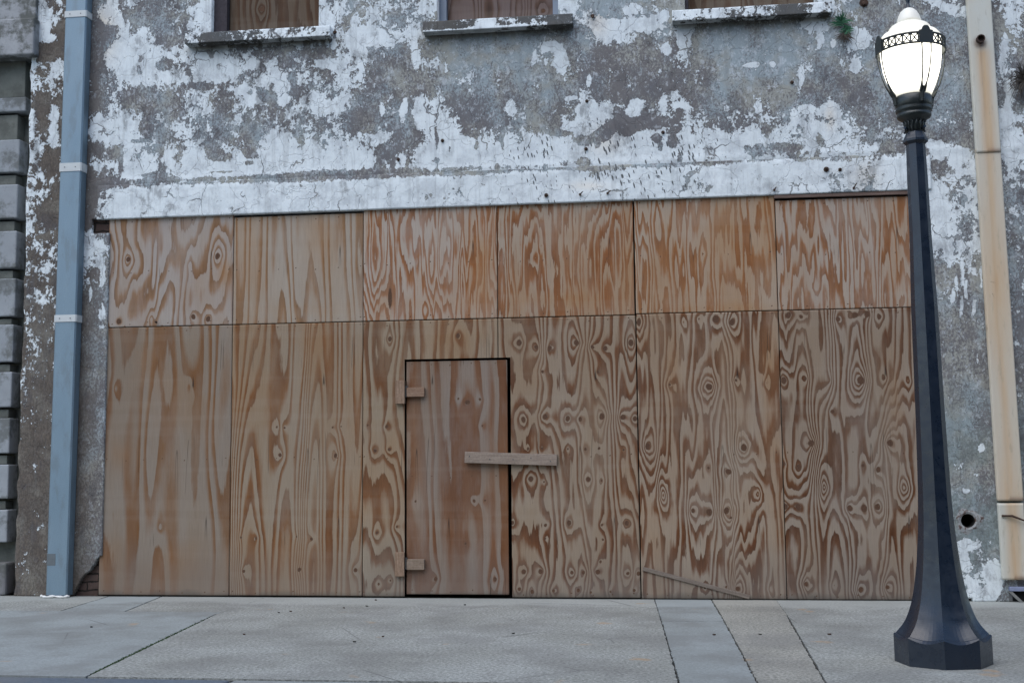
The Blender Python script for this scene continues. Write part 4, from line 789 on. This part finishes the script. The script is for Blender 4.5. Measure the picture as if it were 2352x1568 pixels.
# unseen house row added to shade the lower wall and darken the lamp's reflections
opp = empty('added_brick_row', 'plain brown brick building across the street, unseen, added to shade the wall', 'building', (14, -20, 0))
M_OPB = brick_mat('row_brick', (.16, .10, .08), (.22, .14, .11))
m = MB(); m.box(-2, 45, -28, -17, -.01, 10.5); mesh('wall', rel(m.V, opp), m.F, M_OPB, opp)
M_GL = plain('dark_glass', (.02, .025, .03), .1, .2, 3, bump=0)
for i in range(11):
    for z0 in (1.0, 5.6):
        x = .5+i*4; m = MB(); m.box(x, x+1.5, -17.0, -16.95, z0, z0+2.4); mesh('window', rel(m.V, opp), m.F, M_GL, opp)
# ------------------------------------------------------------------ street lamp
LX, LY = 6.70, -3.125
lamp = empty('street_lamp', 'tall black street lamp with a glowing acorn globe and flared octagonal base', 'street lamp', (LX, LY, 0))
lamp.rotation_euler = (0, math.radians(-.62), 0)
def iron(name, a=(.006, .012, .023), b=(.012, .022, .040), rough=.33):
    n = NT(name); f = n.noise(7, 6, .65, sc=(1, 1, .4)); n.bump(n.noise(9, 5, .6), .22, .004)
    dust = n.step(n.noise(14, 6, .7), .52, .12)
    col = n.mix(f, a, b)
    return n.out(col, n.math('ADD', rough-.06, n.math('MULTIPLY', dust, .16)), .6)
M_IRON = iron('dark_iron_paint')
ang = math.atan2(CY-LY, CX-LX)+math.radians(2)       # one arris faces the street
prof = [(.274, 0), (.278, .150)]
k = 1/.955
fl = [(.264, .156), (.250, .175), (.222, .205), (.196, .245), (.176, .295), (.160, .345), (.143, .42), (.130, .50), (.119, .58), (.110, .68), (.101, .78), (.0935, .93), (.088, 1.15), (.0825, 1.437), (.0755, 2.085), (.063, 2.5), (.0595, 2.87), (.055, 3.075)]
m = MB(); b_ = 0
N8 = 8
# plinth: octagon whose top edge dips in a shallow scallop on each face
SEG = 8; ring0, ring1 = [], []
for i in range(N8):
    a0, a1 = ang+2*math.pi*i/N8, ang+2*math.pi*(i+1)/N8
    for j in range(SEG):
        t = j/SEG; x = .270*(math.cos(a0)*(1-t)+math.cos(a1)*t); y = .270*(math.sin(a0)*(1-t)+math.sin(a1)*t)
        ring0.append((x, y, 0)); ring1.append((x, y, .160-.026*math.sin(math.pi*t)))
n1 = len(ring0); F = [(i, (i+1) % n1, (i+1) % n1+n1, i+n1) for i in range(n1)]+[tuple(range(n1))[::-1]]
mesh('base', ring0+ring1, F, M_IRON, lamp)
_z = np.array([b for a, b in fl]); _r = np.array([a for a, b in fl]); zz_ = np.concatenate([np.linspace(.156, .5, 34), np.linspace(.53, 1.2, 16), _z[_z > 1.2]])
def _sm(z): return float(np.mean([np.interp(z+d, _z, _r) for d in np.linspace(-.018, .018, 7)]))
fl = [(_sm(z) if z > .18 else float(np.interp(z, _z, _r)), float(z)) for z in zz_]
rings = [ring1]
for q, (r_, z_) in enumerate(fl):
    rg = []; dip = max(0, 1-(z_-.156)/.12)
    for i in range(N8):
        a0, a1 = ang+2*math.pi*i/N8, ang+2*math.pi*(i+1)/N8
        for j in range(SEG):
            t = j/SEG; sc_ = math.sin(math.pi*t); ff = 1-.05*sc_*max(0, 1-(z_-.15)/.6)
            rg.append((r_*ff*(math.cos(a0)*(1-t)+math.cos(a1)*t), r_*ff*(math.sin(a0)*(1-t)+math.sin(a1)*t), z_+.010*(q == 0)-.018*sc_*dip))
    rings.append(rg)
V = [v for rg in rings for v in rg]; F = []
for q in range(len(rings)-1):
    for i in range(n1): F.append((q*n1+i, q*n1+(i+1) % n1, (q+1)*n1+(i+1) % n1, (q+1)*n1+i))
mesh('shaft', V, F, M_IRON, lamp)
m = MB(); m.lathe([(.055, 3.06), (.073, 3.078), (.073, 3.092), (.062, 3.112), (.054, 3.130), (.052, 3.138)], 8, ang); m.build('shaft_collar', M_IRON, lamp)
m = MB(); m.lathe([(.050, 3.136), (.052, 3.16), (.054, 3.183), (.060, 3.198), (.075, 3.214), (.094, 3.224), (.101, 3.234), (.101, 3.246), (.094, 3.254), (.104, 3.262), (.109, 3.274), (.104, 3.286), (.107, 3.292), (.111, 3.300), (.111, 3.340), (.104, 3.358), (.100, 3.362)], 40)
for i in range(16):      # fluting of the capital
    a = 2*math.pi*i/16; m.tube([(.052*math.cos(a), .052*math.sin(a), 3.142), (.056*math.cos(a), .056*math.sin(a), 3.185), (.066*math.cos(a), .066*math.sin(a), 3.205)], [.006, .008, .005], 6)
m.build('capital', iron('green_black_iron', (.012, .018, .018), (.028, .036, .036), .4), lamp, True)
for i in range(4):
    a = ang+math.pi/4+i*math.pi/2; m = MB(); m.tube([(.05*math.cos(a), .05*math.sin(a), 3.152), (.078*math.cos(a), .078*math.sin(a), 3.155)], .004, 6); m.tube([(.074*math.cos(a), .074*math.sin(a), 3.155), (.084*math.cos(a), .084*math.sin(a), 3.156)], .008, 8); m.build('set_screw', M_IRON, lamp)
def glow(name, col, st, st2=None, zr=None):
    n = NT(name); n.b.inputs['Base Color'].default_value = (.7, .7, .66, 1); n.b.inputs['Roughness'].default_value = .35
    n.b.inputs['Emission Color'].default_value = (*col, 1)
    if st2 is None: n.b.inputs['Emission Strength'].default_value = st
    else:
        sx = n.new('ShaderNodeSeparateXYZ'); n.put(sx.inputs[0], n.co); mr = n.new('ShaderNodeMapRange'); n.put(mr.inputs[0], sx.outputs['Z'])
        mr.inputs[1].default_value, mr.inputs[2].default_value, mr.inputs[3].default_value, mr.inputs[4].default_value = zr[0], zr[1], st, st2
        n.put(n.b.inputs['Emission Strength'], mr.outputs[0])
    return n.m
m = MB(); m.lathe([(.098, 3.350), (.112, 3.372), (.132, 3.42), (.152, 3.475), (.167, 3.53), (.176, 3.60), (.180, 3.66), (.180, 3.70)], 48); m.build('globe', glow('lit_globe', (1, .96, .82), .35, 1.9, (3.352, 3.47)), lamp, True)
m = MB(); m.lathe([(.180, 3.70), (.178, 3.725), (.160, 3.748), (.134, 3.762), (.124, 3.764)], 48, cap=False); m.lathe([(.124, 3.764), (.121, 3.785), (.108, 3.800), (.084, 3.812), (.074, 3.813)], 48, cap=False)
m.lathe([(.074, 3.813), (.071, 3.835), (.062, 3.865), (.048, 3.890), (.030, 3.907), (.016, 3.914)], 48, cap=True); m.build('globe_cap', glow('lit_cap', (1, .93, .74), .42, .10, (3.70, 3.84)), lamp, True)
m = MB(); m.lathe([(.018, 3.910), (.020, 3.916), (.010, 3.925), (.009, 3.95), (.014, 3.965), (.011, 3.975), (.024, 3.99), (.028, 4.005), (.022, 4.025), (.006, 4.04), (.002, 4.06)], 20); m.build('finial', M_IRON, lamp, True)
# cage: pierced band, four slotted straps
M_CAGE = iron('cage_iron', (.012, .016, .016), (.03, .038, .036), .45)
RB = .200; ZB0, ZB1 = 3.632, 3.692
m = MB()
def ringt(z, R, r): 
    pts = [(R*math.cos(2*math.pi*i/56), R*math.sin(2*math.pi*i/56), z) for i in range(57)]; m.tube(pts, r, 6, False)
ringt(ZB0, RB, .0068); ringt(ZB1, RB, .0068)
SA = ang+math.radians(25)
nb = 6
def cp(a, z, R=RB): return (R*math.cos(a), R*math.sin(a), z)
for q in range(4):
    a0 = SA+q*math.pi/2+math.radians(13); a1 = SA+(q+1)*math.pi/2-math.radians(13)
    for i in range(5):
        u0, u1 = a0+(a1-a0)*i/5, a0+(a1-a0)*(i+1)/5
        for z0, z1 in ((ZB0, ZB1), (ZB1, ZB0)): m.tube([cp(u0, z0), cp((u0+u1)/2, (z0+z1)/2), cp(u1, z1)], .0042, 5)
        m.tube([cp(u0, ZB0), cp(u0, ZB1)], .0055, 5)
    m.tube([cp(a1, ZB0), cp(a1, ZB1)], .0055, 5)
m.build('cage_band', M_CAGE, lamp)
def strap_pts(off): return [(.202, 3.632), (.201, 3.58), (.194, 3.53), (.182, 3.48), (.165, 3.43), (.142, 3.385), (.122, 3.355), (.114, 3.32), (.113, 3.30)]
for q in range(4):
    a = SA+q*math.pi/2; t = Vector((-math.sin(a), math.cos(a), 0)); m = MB()
    # plate over the band with a rounded ear
    pl = [(-.042, ZB0-.006), (.042, ZB0-.006), (.042, ZB1+.010), (.026, ZB1+.014), (.020, ZB1+.030), (.010, ZB1+.040), (-.010, ZB1+.040), (-.020, ZB1+.030), (-.026, ZB1+.014), (-.042, ZB1+.010)]
    def P(s, z, R): v = Vector((R*math.cos(a), R*math.sin(a), z))+t*s; return tuple(v)
    Vp = [P(s, z, .199) for s, z in pl]+[P(s, z, .208) for s, z in pl]; k_ = len(pl)
    m.add(Vp, [tuple(range(k_))[::-1], tuple(range(k_, 2*k_))]+[(i, (i+1) % k_, (i+1) % k_+k_, i+k_) for i in range(k_)])
    sp = strap_pts(0); wd = [.034, .033, .030, .027, .022, .015, .012, .011, .011]
    for sg in (-1, 1):
        m.tube([P(sg*w_*.85, z, R) for (R, z), w_ in list(zip(sp, wd))[:7]], [.0052, .0042, .0038, .004, .0052, .008, .010], 6)
    m.tube([P(0, z, R) for R, z in sp[5:]], [.010, .014, .014, .012], 8)
    m.tube([P(0, 3.312, .113), P(0, 3.312, .128)], .004, 6)
    m.build('cage_strap', M_CAGE, lamp)
